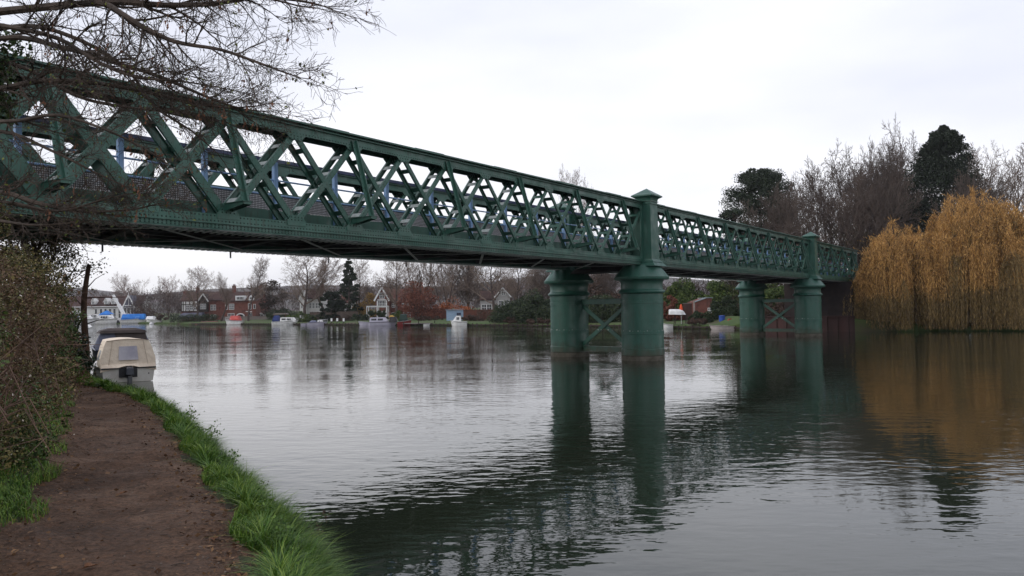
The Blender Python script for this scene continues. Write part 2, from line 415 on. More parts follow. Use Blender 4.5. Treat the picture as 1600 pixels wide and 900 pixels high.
def cross_girder_mesh():
    c = MB(); k = SKEW / VF; y0, y1 = .34, VF - .34
    for (a, b, z0, z1) in ((-.012, .012, 5.362, 5.79), (-.12, .12, 5.335, 5.36)):
        c.hexa([(a + k * y0, y0, z0), (b + k * y0, y0, z0), (b + k * y1, y1, z0), (a + k * y1, y1, z0), (a + k * y0, y0, z1), (b + k * y0, y0, z1), (b + k * y1, y1, z1), (a + k * y1, y1, z1)])
    return c.mesh('cross_girder', [steel_dark])
cgm = cross_girder_mesh()
i = 0
while x < X1 - .5:
    if not (abs(x) < .5 or abs(x - LS) < .5): link('cross_girder', cgm, deck, (x, 0, 0))
    x += BAY; i += 1
br = MB()
x = X0 + .6; k = 0
while x < X1 - 5:
    z = 5.315
    br.bar((skx(x, .4), .4, z), (skx(x + 2 * BAY, VF - .4), VF - .4, z), .11, .012)
    br.bar((skx(x + 2 * BAY, .4), .4, z - .016), (skx(x, VF - .4), VF - .4, z - .016), .11, .012)
    x += 2 * BAY
br.build('underside_bracing', [pale2], deck)
lp = MB(); x = X0 + .2                                   # open grating strip beside the near girder
while x < X1 - .3:
    if x < 20: lp.bar((x, .335, 5.75), (x + .1, .62, 5.75), .05, .03)
    x += .14
lp.build('footway_grating', [pale], deck)
dp = MB(); dp.tube([(0, 0, 5.5), (0, 0, 5.05)], .03, 6); dpm = dp.mesh('drain_pipe', [steel_dark]); x = X0 + .6
while x < X1:
    link('drain_pipe', dpm, deck, (skx(x, VF + .2), VF + .46, 0)); x += 2 * BAY
sl2 = MB(); x = X0 + .2
while x < 10:
    sl2.bar((skx(x, VF + .36), VF + .36, 5.28), (skx(x, VF + .36) + .1, VF + .46, 5.28), .05, .012); x += .13
sl2.build('edge_lacing', [pale2], deck)

# blue footway railing just inside the near girder
fence = link('footway_railing', None, bridge)
bpy.data.objects.remove(fence)
mesh_mat = bpy.data.materials.new('wire mesh panel'); mesh_mat.use_nodes = True
t = mesh_mat.node_tree; n = t.nodes; l = t.links; p = n['Principled BSDF']; p.inputs['Roughness'].default_value = .6
co = n.new('ShaderNodeTexCoord'); bk = n.new('ShaderNodeTexBrick'); bk.offset = 0; bk.inputs['Scale'].default_value = 1
sx = n.new('ShaderNodeSeparateXYZ'); cx = n.new('ShaderNodeCombineXYZ'); l.new(co.outputs['Object'], sx.inputs[0]); l.new(sx.outputs['X'], cx.inputs['X']); l.new(sx.outputs['Z'], cx.inputs['Y'])
bk.inputs['Brick Width'].default_value = .055; bk.inputs['Row Height'].default_value = .055; bk.inputs['Mortar Size'].default_value = .011; bk.inputs['Mortar Smooth'].default_value = .1
bk.inputs['Color1'].default_value = (.46, .45, .46, 1); bk.inputs['Color2'].default_value = (.58, .56, .58, 1); bk.inputs['Mortar'].default_value = (.03, .035, .04, 1)
l.new(cx.outputs[0], bk.inputs['Vector']); l.new(bk.outputs['Color'], p.inputs['Base Color'])
YF = .95
rl = MB()
rl.box(X0, YF - .06, 7.74, X1, YF + .06, 7.84)
fence = rl.build('footway_railing', [slate], bridge)
for z, r in ((7.17, .028), (6.70, .03)):
    q = MB(); q.tube([(X0, YF - .02, z), (X1, YF - .02, z)], r, 6); q.build('handrail', [blue], fence)
q = MB(); q.box(X0, YF + .0, 6.22, X1, YF + .02, 6.68); q.build('mesh_panel', [mesh_mat], fence)
q = MB(); q.box(X0, YF + .0, 5.865, X1, YF + .02, 6.215); q.build('kick_plate', [green], fence)
pm = MB(); pm.box(-.07, -.10, 5.86, -.055, .03, 7.735); pm.box(-.055, -.115, 5.86, .055, -.095, 7.735); pm.box(.055, -.10, 5.86, .07, .03, 7.735)
pmm = pm.mesh('railing_post', [blue])
x = -31.9; k = 0
while x < X1 - 1:
    link('railing_post', pmm, fence, (x, YF, 0)); x += 2.51
# picket railing on the far side
pk = MB(); yf = VF - .9
pk.box(X0, yf - .02, 7.42, X1, yf + .02, 7.48); pk.box(X0, yf - .02, 7.05, X1, yf + .02, 7.1)
pk.box(X0, yf - .02, 6.0, X1, yf + .02, 6.06)
x = X0
while x < X1:
    pk.box(x, yf - .012, 6.06, x + .03, yf + .012, 7.42); x += .16
pk.build('picket_railing', [green], bridge)

# piers
def pier(x, y, cap_side, pil=True, base=0.):
    mb = MB()
    prof = [(1.2, .278), (1.2, .62), (1.17, .65), (1.17, 1.44), (1.185, 1.45), (1.185, 1.62), (1.165, 1.63), (1.165, 3.14), (1.185, 3.15), (1.185, 3.3), (1.165, 3.31), (1.165, 3.68),
            (1.26, 3.72), (1.3, 3.79), (1.26, 3.87), (1.19, 3.92), (1.16, 4.0), (1.16, 4.25), (1.19, 4.36), (1.26, 4.44), (1.5, 4.47), (1.53, 4.53), (1.53, 4.62), (1.47, 4.68),
            (1.2, 5.02), (1.02, 5.22), (.98, 5.28)]
    mb.lethe = None
    mb.lathe(0, 0, prof, 48)
    for i in range(56):                                           # rivet seams of the drum
        for z in (.74, 1.38, 1.66, 3.05, 3.36):
            a = 2 * math.pi * i / 56; rr = 1.168
            c, s_ = math.cos(a), math.sin(a); r = .02
            mb.add([(rr * c - r * s_, rr * s_ + r * c, z), (rr * c + r * s_, rr * s_ - r * c, z), (rr * c, rr * s_, z + r), (rr * c, rr * s_, z - r), ((rr + .015) * c, (rr + .015) * s_, z)], [(0, 2, 4), (2, 1, 4), (1, 3, 4), (3, 0, 4)])
    me = mb.mesh('pier_cylinder', [green_pier])
    n = len(me.polygons)
    for p in me.polygons:
        if len(p.vertices) == 4: p.use_smooth = True
    o = link('pier_cylinder', me, bridge, (x, y, 0))
    me.set_sharp_from_angle(angle=R(28))
    f = MB(); f.lathe(0, 0, [(1.2, -2), (1.2, .2), (1.17, .25), (1.1, .275)], 40); f.build('stone_footing', [stone], o)
    if pil:
        yy = cap_side * .42
        q = MB()
        q.frustum(0, yy, 5.2, 5.42, .82, .78, .64, .60); q.frustum(0, yy, 5.423, 5.5, .67, .63, .6, .56); q.frustum(0, yy, 5.503, 5.6, .56, .52, .52, .48)
        q.frustum(0, yy, 5.603, 8.64, .505, .465, .46, .42)
        q.frustum(0, yy, 8.643, 8.72, .5, .46, .5, .46); q.frustum(0, yy, 8.723, 8.79, .46, .42, .46, .42); q.frustum(0, yy, 8.793, 8.84, .51, .47, .51, .47)
        q.frustum(0, yy, 8.843, 8.98, .46, .42, .5, .46); q.frustum(0, yy, 8.983, 9.08, .5, .46, .66, .62); q.frustum(0, yy, 9.083, 9.15, .68, .64, .68, .64)
        q.frustum(0, yy, 9.153, 9.56, .67, .63, .015, .015)
        q.build('pilaster', [green_pier], o)
    return o
PIERS = []
for x in (0, LS):
    PIERS.append(pier(x, 0, -1)); PIERS.append(pier(x + SKEW, VF, 1))
    bmb = MB(); kx = lambda y: x + SKEW * y / VF
    for z in (3.3, .5):
        bmb.bar((kx(1.1), 1.1, z), (kx(VF - 1.1), VF - 1.1, z), .05, .28)
        bmb.bar((kx(1.1), 1.1, z + .15), (kx(VF - 1.1), VF - 1.1, z + .15), .2, .02)
    bmb.bar((kx(1.05), 1.05, 3.1), (kx(VF - 1.05), VF - 1.05, .7), .06, .24); bmb.bar((kx(1.05) + .08, 1.05, .7), (kx(VF - 1.05) + .08, VF - 1.05, 3.1), .06, .24)
    bmb.build('pier_bracing', [green_pier], bridge)
    sb = MB(); sb.hexa([(kx(-.7) - .8, -.7, 5.0), (kx(-.7) + .8, -.7, 5.0), (kx(VF + .7) + .8, VF + .7, 5.0), (kx(VF + .7) - .8, VF + .7, 5.0),
                        (kx(-.35) - .42, -.2, 5.27), (kx(-.35) + .42, -.2, 5.27), (kx(VF + .3) + .42, VF + .2, 5.27), (kx(VF + .3) - .42, VF + .2, 5.27)])
    sb.build('cross_head', [steel_dark], bridge)
# landward ends
shade_brick = mat('shade dark abutment brick', (.020, .016, .016), (.036, .026, .024), .9, 1.5, .02, 14)  # the shadow below the bridge end is put into the brick colour
for (xa, xb, nm) in ((48.6, 80, 'abutment'), (-60, -34.9, 'abutment')):
    a = MB(); k = SKEW
    a.hexa([(xa, -.9, -2), (xb, -.9, -2), (xb + k, VF + .9, -2), (xa + k, VF + .9, -2), (xa, -.9, 5.25), (xb, -.9, 5.25), (xb + k, VF + .9, 5.25), (xa + k, VF + .9, 5.25)])
    if nm and xa > 0:
        a.hexa([(X1 + .3, -.9, 5.25), (xb, -.9, 5.25), (xb + k, VF + .9, 5.25), (X1 + .3 + k, VF + .9, 5.25), (X1 + .3, -.9, 6.6), (xb, -.9, 6.6), (xb + k, VF + .9, 6.6), (X1 + .3 + k, VF + .9, 6.6)])
    else:
        a.hexa([(xa, -.9, 5.25), (xb, -.9, 5.25), (xb + k, VF + .9, 5.25), (xa + k, VF + .9, 5.25), (xa, -.9, 6.4), (xb, -.9, 6.4), (xb + k, VF + .9, 6.4), (xa + k, VF + .9, 6.4)])
    a.build(nm, [shade_brick], bridge)
# ================================================================== WATER AND LAND
rng = np.random.default_rng(7); rnd = random.Random(7)
GH = 1.35                                                   # height of the towpath above the water
wm = bpy.data.materials.new('river water'); wm.use_nodes = True; t = wm.node_tree; n = t.nodes; l = t.links; p = n['Principled BSDF']
p.inputs['Base Color'].default_value = (.016, .021, .013, 1); p.inputs['Roughness'].default_value = .012; p.inputs['IOR'].default_value = 1.42; p.inputs['Specular IOR Level'].default_value = .5
co = n.new('ShaderNodeTexCoord')
def wn(scale, st, rot, det, rough=.5):
    a = n.new('ShaderNodeMapping'); a.inputs['Scale'].default_value = st; a.inputs['Rotation'].default_value = (0, 0, rot); l.new(co.outputs['Object'], a.inputs[0])
    b = n.new('ShaderNodeTexNoise'); b.inputs['Scale'].default_value = scale; b.inputs['Detail'].default_value = det; b.inputs['Roughness'].default_value = rough; l.new(a.outputs[0], b.inputs['Vector']); return b.outputs['Fac']
def mth(op, a, b=None, c=None):
    q = n.new('ShaderNodeMath'); q.operation = op
    for i, v in enumerate((a, b, c)):
        if v is None: continue
        if isinstance(v, (int, float)): q.inputs[i].default_value = v
        else: l.new(v, q.inputs[i])
    return q.outputs[0]
big = wn(1.5, (1, 1.9, 1), R(10), 2)                         # wavelets of some 40 cm
mid = wn(4.2, (1, 1.7, 1), R(-14), 2)
fine = wn(13, (1, 1.5, 1), R(20), 2)
patch = wn(.085, (1, 2.2, 1), R(25), 3, .55)                 # calm and ruffled patches
pr = n.new('ShaderNodeMapRange'); pr.inputs[1].default_value = .40; pr.inputs[2].default_value = .62; pr.inputs[3].default_value = .35; pr.inputs[4].default_value = 1.1; l.new(patch, pr.inputs[0])
h = mth('ADD', mth('MULTIPLY', big, .0135), mth('ADD', mth('MULTIPLY', mid, .0032), mth('MULTIPLY', fine, .0003)))
h = mth('MULTIPLY', h, pr.outputs[0])
bp = n.new('ShaderNodeBump'); bp.inputs['Strength'].default_value = 1; bp.inputs['Distance'].default_value = 1.0; l.new(h, bp.inputs['Height']); l.new(bp.outputs[0], p.inputs['Normal'])
q = MB(); q.add([(-900, -80, 0), (900, -80, 0), (900, 700, 0), (-900, 700, 0)], [(0, 1, 2, 3)])
tag(q.build('river', [wm]), kind='structure')

# far bank
far_px = [(-400, 600), (-150, 300)]
FB = [Vector((-420, 330, 0)), Vector((-190, 290, 0))] + [G(x, y, 0) for x, y in ((200, 505.2), (300, 507), (420, 507.5), (560, 508.2), (700, 509), (780, 509.6), (960, 511), (1050, 513), (1140, 514.6), (1188, 516.2), (1200, 516.8), (1336, 518.2), (1480, 516.6), (1600, 516.4))] + [Vector((62, 74, 0)), Vector((110, 66, 0)), Vector((500, 40, 0))]
def bank_edge_at(px):                                        # distance of the far bank's edge below photo column px
    P_ = [(None, v) for v in FB[2:-3]]; xs = [200, 300, 420, 560, 700, 780, 960, 1050, 1140, 1188, 1200, 1335, 1480, 1600]
    return float(np.interp(px, xs, [v.y for v in FB[2:16]]))
lawn = mat('far lawn', (.045, .075, .02), (.07, .06, .035), .95, .25, c3=(.055, .09, .022))
earth = mat('bank earth', (.05, .042, .028), (.035, .045, .02), .95, 1.2, .03, 6)
hts = [.5] * 11 + [1.4] * 3 + [.5] * 6
hts = (hts + [.7] * 20)[:len(FB)]
mb = MB(); b0 = len(FB)
vs = []
for i, v in enumerate(FB): vs.append((v.x, v.y, -1.5))
for i, v in enumerate(FB): vs.append((v.x, v.y + .02, .28 if 1 < i < 10 else hts[i] - .1))
for i, v in enumerate(FB): vs.append((v.x, v.y + 1.2, hts[i]))
for i, v in enumerate(FB): vs.append((v.x * 1.02, v.y + 25, 1.6 if 10 < i < 13 else .9))
for i, v in enumerate(FB): vs.append((v.x * 1.3, v.y + 260, 3.))
for i, v in enumerate(FB): vs.append((v.x * 6, 2600, 8.))
fs = []
for r in range(5):
    for i in range(b0 - 1):
        fs.append((r * b0 + i, r * b0 + i + 1, (r + 1) * b0 + i + 1, (r + 1) * b0 + i))
mb.add(vs, fs)
tag(mb.build('far_bank_ground', [lawn]), kind='structure')
# timber and sheet piling along the far water's edge
pil_m = mat('wet timber piling', (.055, .04, .032), (.03, .025, .022), .9, 2)
mb = MB()
for a, b in zip(FB[3:11], FB[4:12]):
    d = (b - a); L = d.length; k = int(L / 1.1)
    for i in range(k):
        q0 = a + d * (i / k); mb.box(q0.x - .1, q0.y - .14, -.8, q0.x + .1, q0.y - .02, .42 + rnd.uniform(-.05, .08))
    mb.bar(a + Vector((0, -.2, .2)), b + Vector((0, -.2, .2)), .08, .2)
tag(mb.build('timber_piling', [pil_m]), 'low dark timber piling with a rail along the foot of the far bank gardens', 'piling')
rust_m = mat('rusty sheet piling', (.075, .036, .032), (.04, .024, .022), .85, .8, stretch=(1, 1, .2))
mb = MB()
for a, b in zip(FB[11:13], FB[12:14]):
    d = (b - a); L = d.length; k = int(L / .55); dn = d.normalized(); nn = Vector((dn.y, -dn.x, 0))
    for i in range(k):
        q0 = a + d * (i / k); q1 = a + d * ((i + .6) / k)
        mb.bar(q0 + nn * (.14 if i % 2 else .02) + Vector((0, 0, .2)), q0 + dn * (L / k * 1.02) + nn * (.14 if i % 2 else .02) + Vector((0, 0, .2)), .06, 2.7)
    mb.bar(a + nn * .1 + Vector((0, 0, 1.6)), b + nn * .1 + Vector((0, 0, 1.6)), .4, .1)
tag(mb.build('sheet_piling', [rust_m]), 'rusty red steel sheet piling retaining the bank behind the second bridge pier', 'piling')
# hills
hill_m = mat('wooded hill', (.11, .085, .09), (.065, .055, .055), 1, .02, c3=(.09, .085, .07))
mb = MB(); vs = []; nx = 60
for r, (Y, k) in enumerate(((900, 0.), (1250, .75), (1600, 1.), (2300, .6))):
    for i in range(nx + 1):
        X = -1900 + i * 75
        hh = 50 + 15 * math.sin(X * .004 + 1) + 9 * math.sin(X * .011) + 12 * math.exp(-((X + 900) / 500) ** 2) - 14 * math.exp(-((X - 900) / 700) ** 2)
        vs.append((X, Y, hh * k + 2))
fs = [(r * (nx + 1) + i, r * (nx + 1) + i + 1, (r + 1) * (nx + 1) + i + 1, (r + 1) * (nx + 1) + i) for r in range(3) for i in range(nx)]
mb.add(vs, fs); tag(mb.build('hills', [hill_m], smooth=True), kind='structure')

# near bank: edge curve as X of Y
EDGE = [(-30, 3.0), (-10, 2.2), (0, 1.45)]
for x, y in ((560, 890), (530, 850), (490, 790), (455, 745), (415, 725), (375, 695), (325, 650), (290, 622), (245, 601), (175, 588), (112, 562)):
    g_ = G(x, y, 1.5); EDGE.append((g_.y, g_.x + .28))
EDGE += [(50, -26.5), (80, -47), (140, -105), (220, -240)]
def interp(tab, y): return float(np.interp(y, [a for a, _ in tab], [b for _, b in tab]))
PR = [(-30, 1.2), (-10, .6), (0, -.5)] + [(G(x, y, GH).y, G(x, y, GH).x) for x, y in ((400, 890), (363, 802), (321, 737), (279, 685), (242, 639), (196, 613), (125, 597))]
PL = [(-30, -1.6), (-10, -2.0), (0, -2.8)] + [(G(x, y, GH).y, G(x, y, GH).x) for x, y in ((-40, 890), (8, 847), (57, 794), (83, 719), (102, 658), (110, 601))]
PR += [(PR[-1][0] + 5, PR[-1][1] - 4.6), (60, -38)]; PL += [(PL[-1][0] + 4, PL[-1][1] - 4.4), (60, -42)]
print('EDGE', [(round(a, 1), round(b, 1)) for a, b in EDGE]); print('PR', [(round(a, 1), round(b, 1)) for a, b in PR]); print('PL', [(round(a, 1), round(b, 1)) for a, b in PL])
def vnoise(x, y, s):                                        # cheap smooth noise
    return (math.sin(x * 1.7 * s + 1.3 * math.sin(y * 1.1 * s)) * math.sin(y * 2.3 * s + 1.7 * math.cos(x * .9 * s)) + .5 * math.sin(x * 4.1 * s + y * 3.3 * s) * math.cos(y * 5.2 * s - x * 2.2 * s)) / 1.5
def ground_h(x, y):
    d = interp(EDGE, y) - x
    if d < 0: return -.9 + max(-1, d)
    h = np.interp(d, [0, .1, .35, .7, 1.2, 60], [-.3, .45, 1.02, 1.26, GH, GH + .3])
    l_, r_ = interp(PL, y), interp(PR, y)
    if l_ < x < r_:
        c = (x - l_) / (r_ - l_); h -= .05 * math.sin(math.pi * c)
    near = math.exp(-max(0, y) / 25)
    h += (.022 * vnoise(x, y, 1.3) + .012 * vnoise(x + 9, y, 3.7) + .008 * vnoise(x, y + 5, 9.)) * (.4 + near)
    h += .010 * math.sin(x * 23 + 3 * math.sin(y * 9)) * math.sin(y * 19 + 2 * math.sin(x * 11)) * (d > .9) * near
    if x < l_: h += min(.5, (l_ - x) * .12)
    return float(h)
ys = []; y = -12.
while y < 150: ys.append(y); y += .06 if 3.5 < y < 9 else .1 if 9 <= y < 18 else .25 if y < 30 and y > 0 else 1.5
ds = [-.5, -.1, 0, .06, .12, .2, .3, .4, .5, .62, .75, .9, 1.05]; x = 1.12
while x < 6: ds.append(x); x += .07
while x < 60: ds.append(x); x *= 1.12
soil = mat('bank soil', (.04, .032, .02), (.025, .035, .012), .95, 2.5, .02, 18)
pathm = bpy.data.materials.new('trodden mud'); pathm.use_nodes = True; t = pathm.node_tree; n = t.nodes; l = t.links; p = n['Principled BSDF']
co = n.new('ShaderNodeTexCoord')
def nz_(s, d, ro=.6):
    a = n.new('ShaderNodeTexNoise'); a.inputs['Scale'].default_value = s; a.inputs['Detail'].default_value = d; a.inputs['Roughness'].default_value = ro; l.new(co.outputs['Object'], a.inputs['Vector']); return a
def rp(src, st):
    r = n.new('ShaderNodeValToRGB'); e = r.color_ramp.elements
    e[0].position, e[0].color = st[0][0], (*st[0][1], 1); e[1].position, e[1].color = st[-1][0], (*st[-1][1], 1)
    for pos, c in st[1:-1]: k = e.new(pos); k.color = (*c, 1)
    l.new(src, r.inputs[0]); return r.outputs[0]
c1 = rp(nz_(1.1, 6).outputs['Fac'], [(.3, (.055, .031, .019)), (.5, (.105, .062, .040)), (.7, (.17, .108, .073))])
c2 = rp(nz_(24, 8, .75).outputs['Fac'], [(.36, (.42, .40, .38)), (.5, (1, 1, 1)), (.64, (1.4, 1.3, 1.22))])
c3 = rp(nz_(60, 4, .7).outputs['Fac'], [(.3, (.7, .7, .7)), (.7, (1.2, 1.2, 1.2))])
m1 = n.new('ShaderNodeMixRGB'); m1.blend_type = 'MULTIPLY'; m1.inputs[0].default_value = 1; l.new(c1, m1.inputs[1]); l.new(c2, m1.inputs[2])
m2 = n.new('ShaderNodeMixRGB'); m2.blend_type = 'MULTIPLY'; m2.inputs[0].default_value = .8; l.new(m1.outputs[0], m2.inputs[1]); l.new(c3, m2.inputs[2]); l.new(m2.outputs[0], p.inputs['Base Color'])
rr = rp(nz_(.9, 4).outputs['Fac'], [(.35, (.7,) * 3), (.6, (.95,) * 3)]); l.new(rr, p.inputs['Roughness']); p.inputs['Specular IOR Level'].default_value = .22
hs = mth
def mth2(op, a, b):
    q = n.new('ShaderNodeMath'); q.operation = op
    for i, v in enumerate((a, b)):
        if isinstance(v, (int, float)): q.inputs[i].default_value = v
        else: l.new(v, q.inputs[i])
    return q.outputs[0]
hh = mth2('ADD', mth2('MULTIPLY', nz_(5, 5).outputs['Fac'], .13), mth2('ADD', mth2('MULTIPLY', nz_(22, 6, .7).outputs['Fac'], .03), mth2('MULTIPLY', nz_(90, 3).outputs['Fac'], .003)))
bp = n.new('ShaderNodeBump'); bp.inputs['Distance'].default_value = 1.; bp.inputs['Strength'].default_value = .9; l.new(hh, bp.inputs['Height']); l.new(bp.outputs[0], p.inputs['Normal'])

V = []; nd = len(ds)
for y in ys:
    e = interp(EDGE, y)
    for d in ds: V.append((e - d, y, ground_h(e - d, y)))
V = np.array(V); gi = []; pi_ = []
for i in range(len(ys) - 1):
    yc_ = (ys[i] + ys[i + 1]) / 2; l_, r_ = interp(PL, yc_) + .0, interp(PR, yc_)
    wob = .06 * math.sin(yc_ * 3.1) + .05 * math.sin(yc_ * 7.7 + 1)
    for j in range(nd - 1):
        q_ = (i * nd + j + 1, i * nd + j, (i + 1) * nd + j, (i + 1) * nd + j + 1)
        xc = (V[q_[0], 0] + V[q_[1], 0]) / 2
        (pi_ if l_ - .1 + wob < xc < r_ + .08 + wob else gi).append(q_)
tag(link('riverbank_ground', np_mesh('riverbank_ground', V, np.array(gi), soil, True)), kind='structure')
tag(link('towpath', np_mesh('towpath', V, np.array(pi_), pathm, True)), kind='structure')

# ------------------------------------------------------------------ grass
def blades(name, base, length, lean, bend, width, material):
    n = len(base)
    up_ = np.zeros((n, 3)); up_[:, 2] = 1
    side = np.cross(lean, up_); side /= np.linalg.norm(side, axis=1)[:, None] + 1e-9
    V = []
    for k, (s, wv) in enumerate(((0, 1.), (.4, .85), (.75, .55))):
        c = base + up_ * (length * (s - .45 * bend * s * s))[:, None] + lean * (length * bend * s * s)[:, None]
        V.append(c - side * (width * wv / 2)[:, None]); V.append(c + side * (width * wv / 2)[:, None])
    s = 1.
    V.append(base + up_ * (length * (s - .45 * bend))[:, None] + lean * (length * bend)[:, None]); 
    V = np.stack(V, 1).reshape(-1, 3); b = np.arange(n)[:, None] * 7
    F4 = np.concatenate([b + np.array([[0, 1, 3, 2]]), b + np.array([[2, 3, 5, 4]])]); F3 = b + np.array([[4, 5, 6]])
    me = bpy.data.meshes.new(name); me.vertices.add(len(V)); me.vertices.foreach_set('co', V.astype(np.float32).ravel())
    idx = np.concatenate([F4.ravel(), F3.ravel()]).astype(np.int32); me.loops.add(len(idx)); me.loops.foreach_set('vertex_index', idx)
    st = np.concatenate([np.arange(len(F4)) * 4, len(F4) * 4 + np.arange(len(F3)) * 3]).astype(np.int32)
    me.polygons.add(len(st)); me.polygons.foreach_set('loop_start', st); me.materials.append(material); me.update(calc_edges=True); me.validate()
    return link(name, me)
grass_m = mat('river grass', (.016, .055, .006), (.26, .34, .06), .5, 1.2, island=True, spec=.4, c3=(.085, .185, .02), lo=.2, hi=.8, trans=.3)
dry_m = mat('dead grass', (.16, .12, .06), (.26, .2, .11), .8, 2, island=True)
def grass_pts(n, fa, fb, y0, y1, pw=1.0):
    out = []
    while len(out) < n:
        y = y0 + (y1 - y0) * rnd.random() ** pw
        a, b = fa(y), fb(y)
        x = rnd.uniform(a, b)
        out.append((x, y, ground_h(x, y)))
    return np.array(out)
def tufty(P, s=1.):      # 0..1 tuft density
    return .5 + .5 * np.sin(P[:, 0] * 5.3 * s + 2 * np.sin(P[:, 1] * 2.1 * s)) * np.sin(P[:, 1] * 4.1 * s + 1.5 * np.cos(P[:, 0] * 3.1 * s))
P = grass_pts(120000, lambda y: interp(PR, y) + .04 - .1 * math.sin(y * 3.3), lambda y: interp(EDGE, y) - .08, 3.6, 38, 1.7)
tf = tufty(P); keep = rng.random(len(P)) < .35 + .65 * tf; P = P[keep]; tf = tf[keep]
n_ = len(P); e_ = np.array([interp(EDGE, y) - x for x, y, _ in P]); pr_ = np.array([x - interp(PR, y) for x, y, _ in P])
ln = rng.uniform(.13, .34, n_) * (.55 + .6 * tf) * np.clip(.45 + pr_ * 1.6, .4, 1.15) * (1 + .35 * (rng.random(n_) < .06))
le = rng.normal(size=(n_, 3)) * .55; le[:, 0] += .75; le[:, 1] -= .15; le[:, 2] = 0; le /= np.linalg.norm(le, axis=1)[:, None]
wd_ = rng.uniform(.005, .011, n_) * (1 + np.clip(P[:, 1] - 6, 0, 20) * .08)
tag(blades('riverside_grass', P, ln, le, rng.uniform(.25, 1.15, n_), wd_, grass_m), kind='stuff', label='long bright green grass along the water side of the path')
P = grass_pts(44000, lambda y: interp(PL, y) - 1.1 - .12 * y * .3, lambda y: interp(PL, y) + .0 + .14 * math.sin(y * 4.), 4.2, 22, 1.6)
tf = tufty(P, 1.4); keep = rng.random(len(P)) < .15 + .85 * tf; P = P[keep]; n_ = len(P)
le = rng.normal(size=(n_, 3)); le[:, 2] = 0; le /= np.linalg.norm(le, axis=1)[:, None]
tag(blades('verge_grass', P, rng.uniform(.06, .17, n_), le, rng.uniform(.3, 1.1, n_), rng.uniform(.004, .008, n_) * (1 + P[:, 1] * .05), grass_m), kind='stuff', label='short grass between the path and the brambles')
# spreading tufts
TC = []; TD = []
while len(TC) < 1000:
    y = 3.8 + 26 * rnd.random() ** 1.7; a_, b_ = interp(PR, y) + .12, interp(EDGE, y) - .02; x = rnd.uniform(a_, b_); TC.append((x, y, ground_h(x, y)))
TC = np.array(TC); rep = 46; P = np.repeat(TC, rep, 0); n_ = len(P); an = rng.uniform(0, 6.283, n_); sz_t = np.repeat(rng.uniform(.6, 1.25, len(TC)), rep)
le = np.stack([np.cos(an), np.sin(an), np.zeros(n_)], 1); P = P + le * (rng.random(n_) * .045)[:, None]
tag(blades('grass_tufts', P, rng.uniform(.14, .32, n_) * sz_t, le, rng.uniform(.45, 1.35, n_), rng.uniform(.005, .011, n_) * (1 + np.clip(P[:, 1] - 6, 0, 20) * .09), grass_m), kind='stuff', label='arching tufts of long grass along the river edge')
P = grass_pts(9000, lambda y: interp(PR, y) + .25, lambda y: interp(EDGE, y) - .0, 3.8, 32, 1.5); P[:, 2] += rng.uniform(.05, .24, len(P))
cover_m = mat('ground cover leaves', (.035, .085, .014), (.13, .22, .04), .55, 2, island=True, trans=.2)
tag(link('ground_cover', leaf_mesh('ground_cover', P, .022, cover_m, rng, 1.4)), kind='stuff', label='small leafy weeds among the river grass')
P = grass_pts(9000, lambda y: interp(PL, y) - 1.3, lambda y: interp(PL, y) - .05, 4., 18, 1.4); P[:, 2] += rng.uniform(.02, .14, len(P))
tag(link('verge_cover', leaf_mesh('verge_cover', P, .02, cover_m, rng, 1.4)), kind='stuff', label='small leafy weeds at the foot of the brambles')
# beyond the boats and behind the viewer
P = grass_pts(16000, lambda y: interp(EDGE, y) - 4, lambda y: interp(EDGE, y) - .2, 34, 75, 1.3); n_ = len(P)
le = rng.normal(size=(n_, 3)); le[:, 2] = 0; le /= np.linalg.norm(le, axis=1)[:, None]
tag(blades('bank_grass', P, rng.uniform(.2, .5, n_), le, rng.uniform(.3, 1., n_), rng.uniform(.03, .05, n_), grass_m), kind='stuff', label='rough grass on the bank beyond the moored boats')
# dead leaves and twigs lying on the path's edges
litter_m = mat('fallen leaves', (.07, .035, .018), (.26, .15, .075), .8, 3, island=True, c3=(.13, .07, .035), lo=.3, hi=.8)
LP = []
while len(LP) < 5600:
    y = 4 + 18 * rnd.random() ** 1.8; l_, r_ = interp(PL, y), interp(PR, y)
    c = rnd.random()
    x = r_ + rnd.gauss(-.12, .16) if c < .55 else l_ + rnd.gauss(.05, .22) if c < .9 else rnd.uniform(l_, r_)
    LP.append((x, y, ground_h(x, y) + .012 + .012 * rnd.random()))
LP = np.array(LP); A = rng.normal(size=(len(LP), 3)); A[:, 2] *= .2
sz = .012 + .03 * rng.random(len(LP)) ** 3
o = link('leaf_litter', leaf_mesh('leaf_litter', LP, sz, litter_m, rng, 1.3, A=A, flat=.5)); tag(o, kind='stuff', label='small dead leaves scattered on the path edges')
mb = MB()
for i in range(480):
    y = 4 + 12 * rnd.random() ** 1.5; x = rnd.uniform(interp(PL, y), interp(PR, y) + .1); a = rnd.uniform(0, 6.3); L = rnd.uniform(.03, .13)
    z = ground_h(x, y) + .012
    mb.tube([(x, y, z), (x + L * .5 * math.cos(a), y + L * .5 * math.sin(a), z + .006), (x + L * math.cos(a + .3), y + L * math.sin(a + .3), z)], rnd.uniform(.0015, .004), 3)
tag(mb.build('fallen_twigs', [bark]), kind='stuff', label='small twigs lying on the mud path')
st_m = mat('pale path stones', (.2, .17, .14), (.1, .08, .07), .8, 5)
mb = MB()
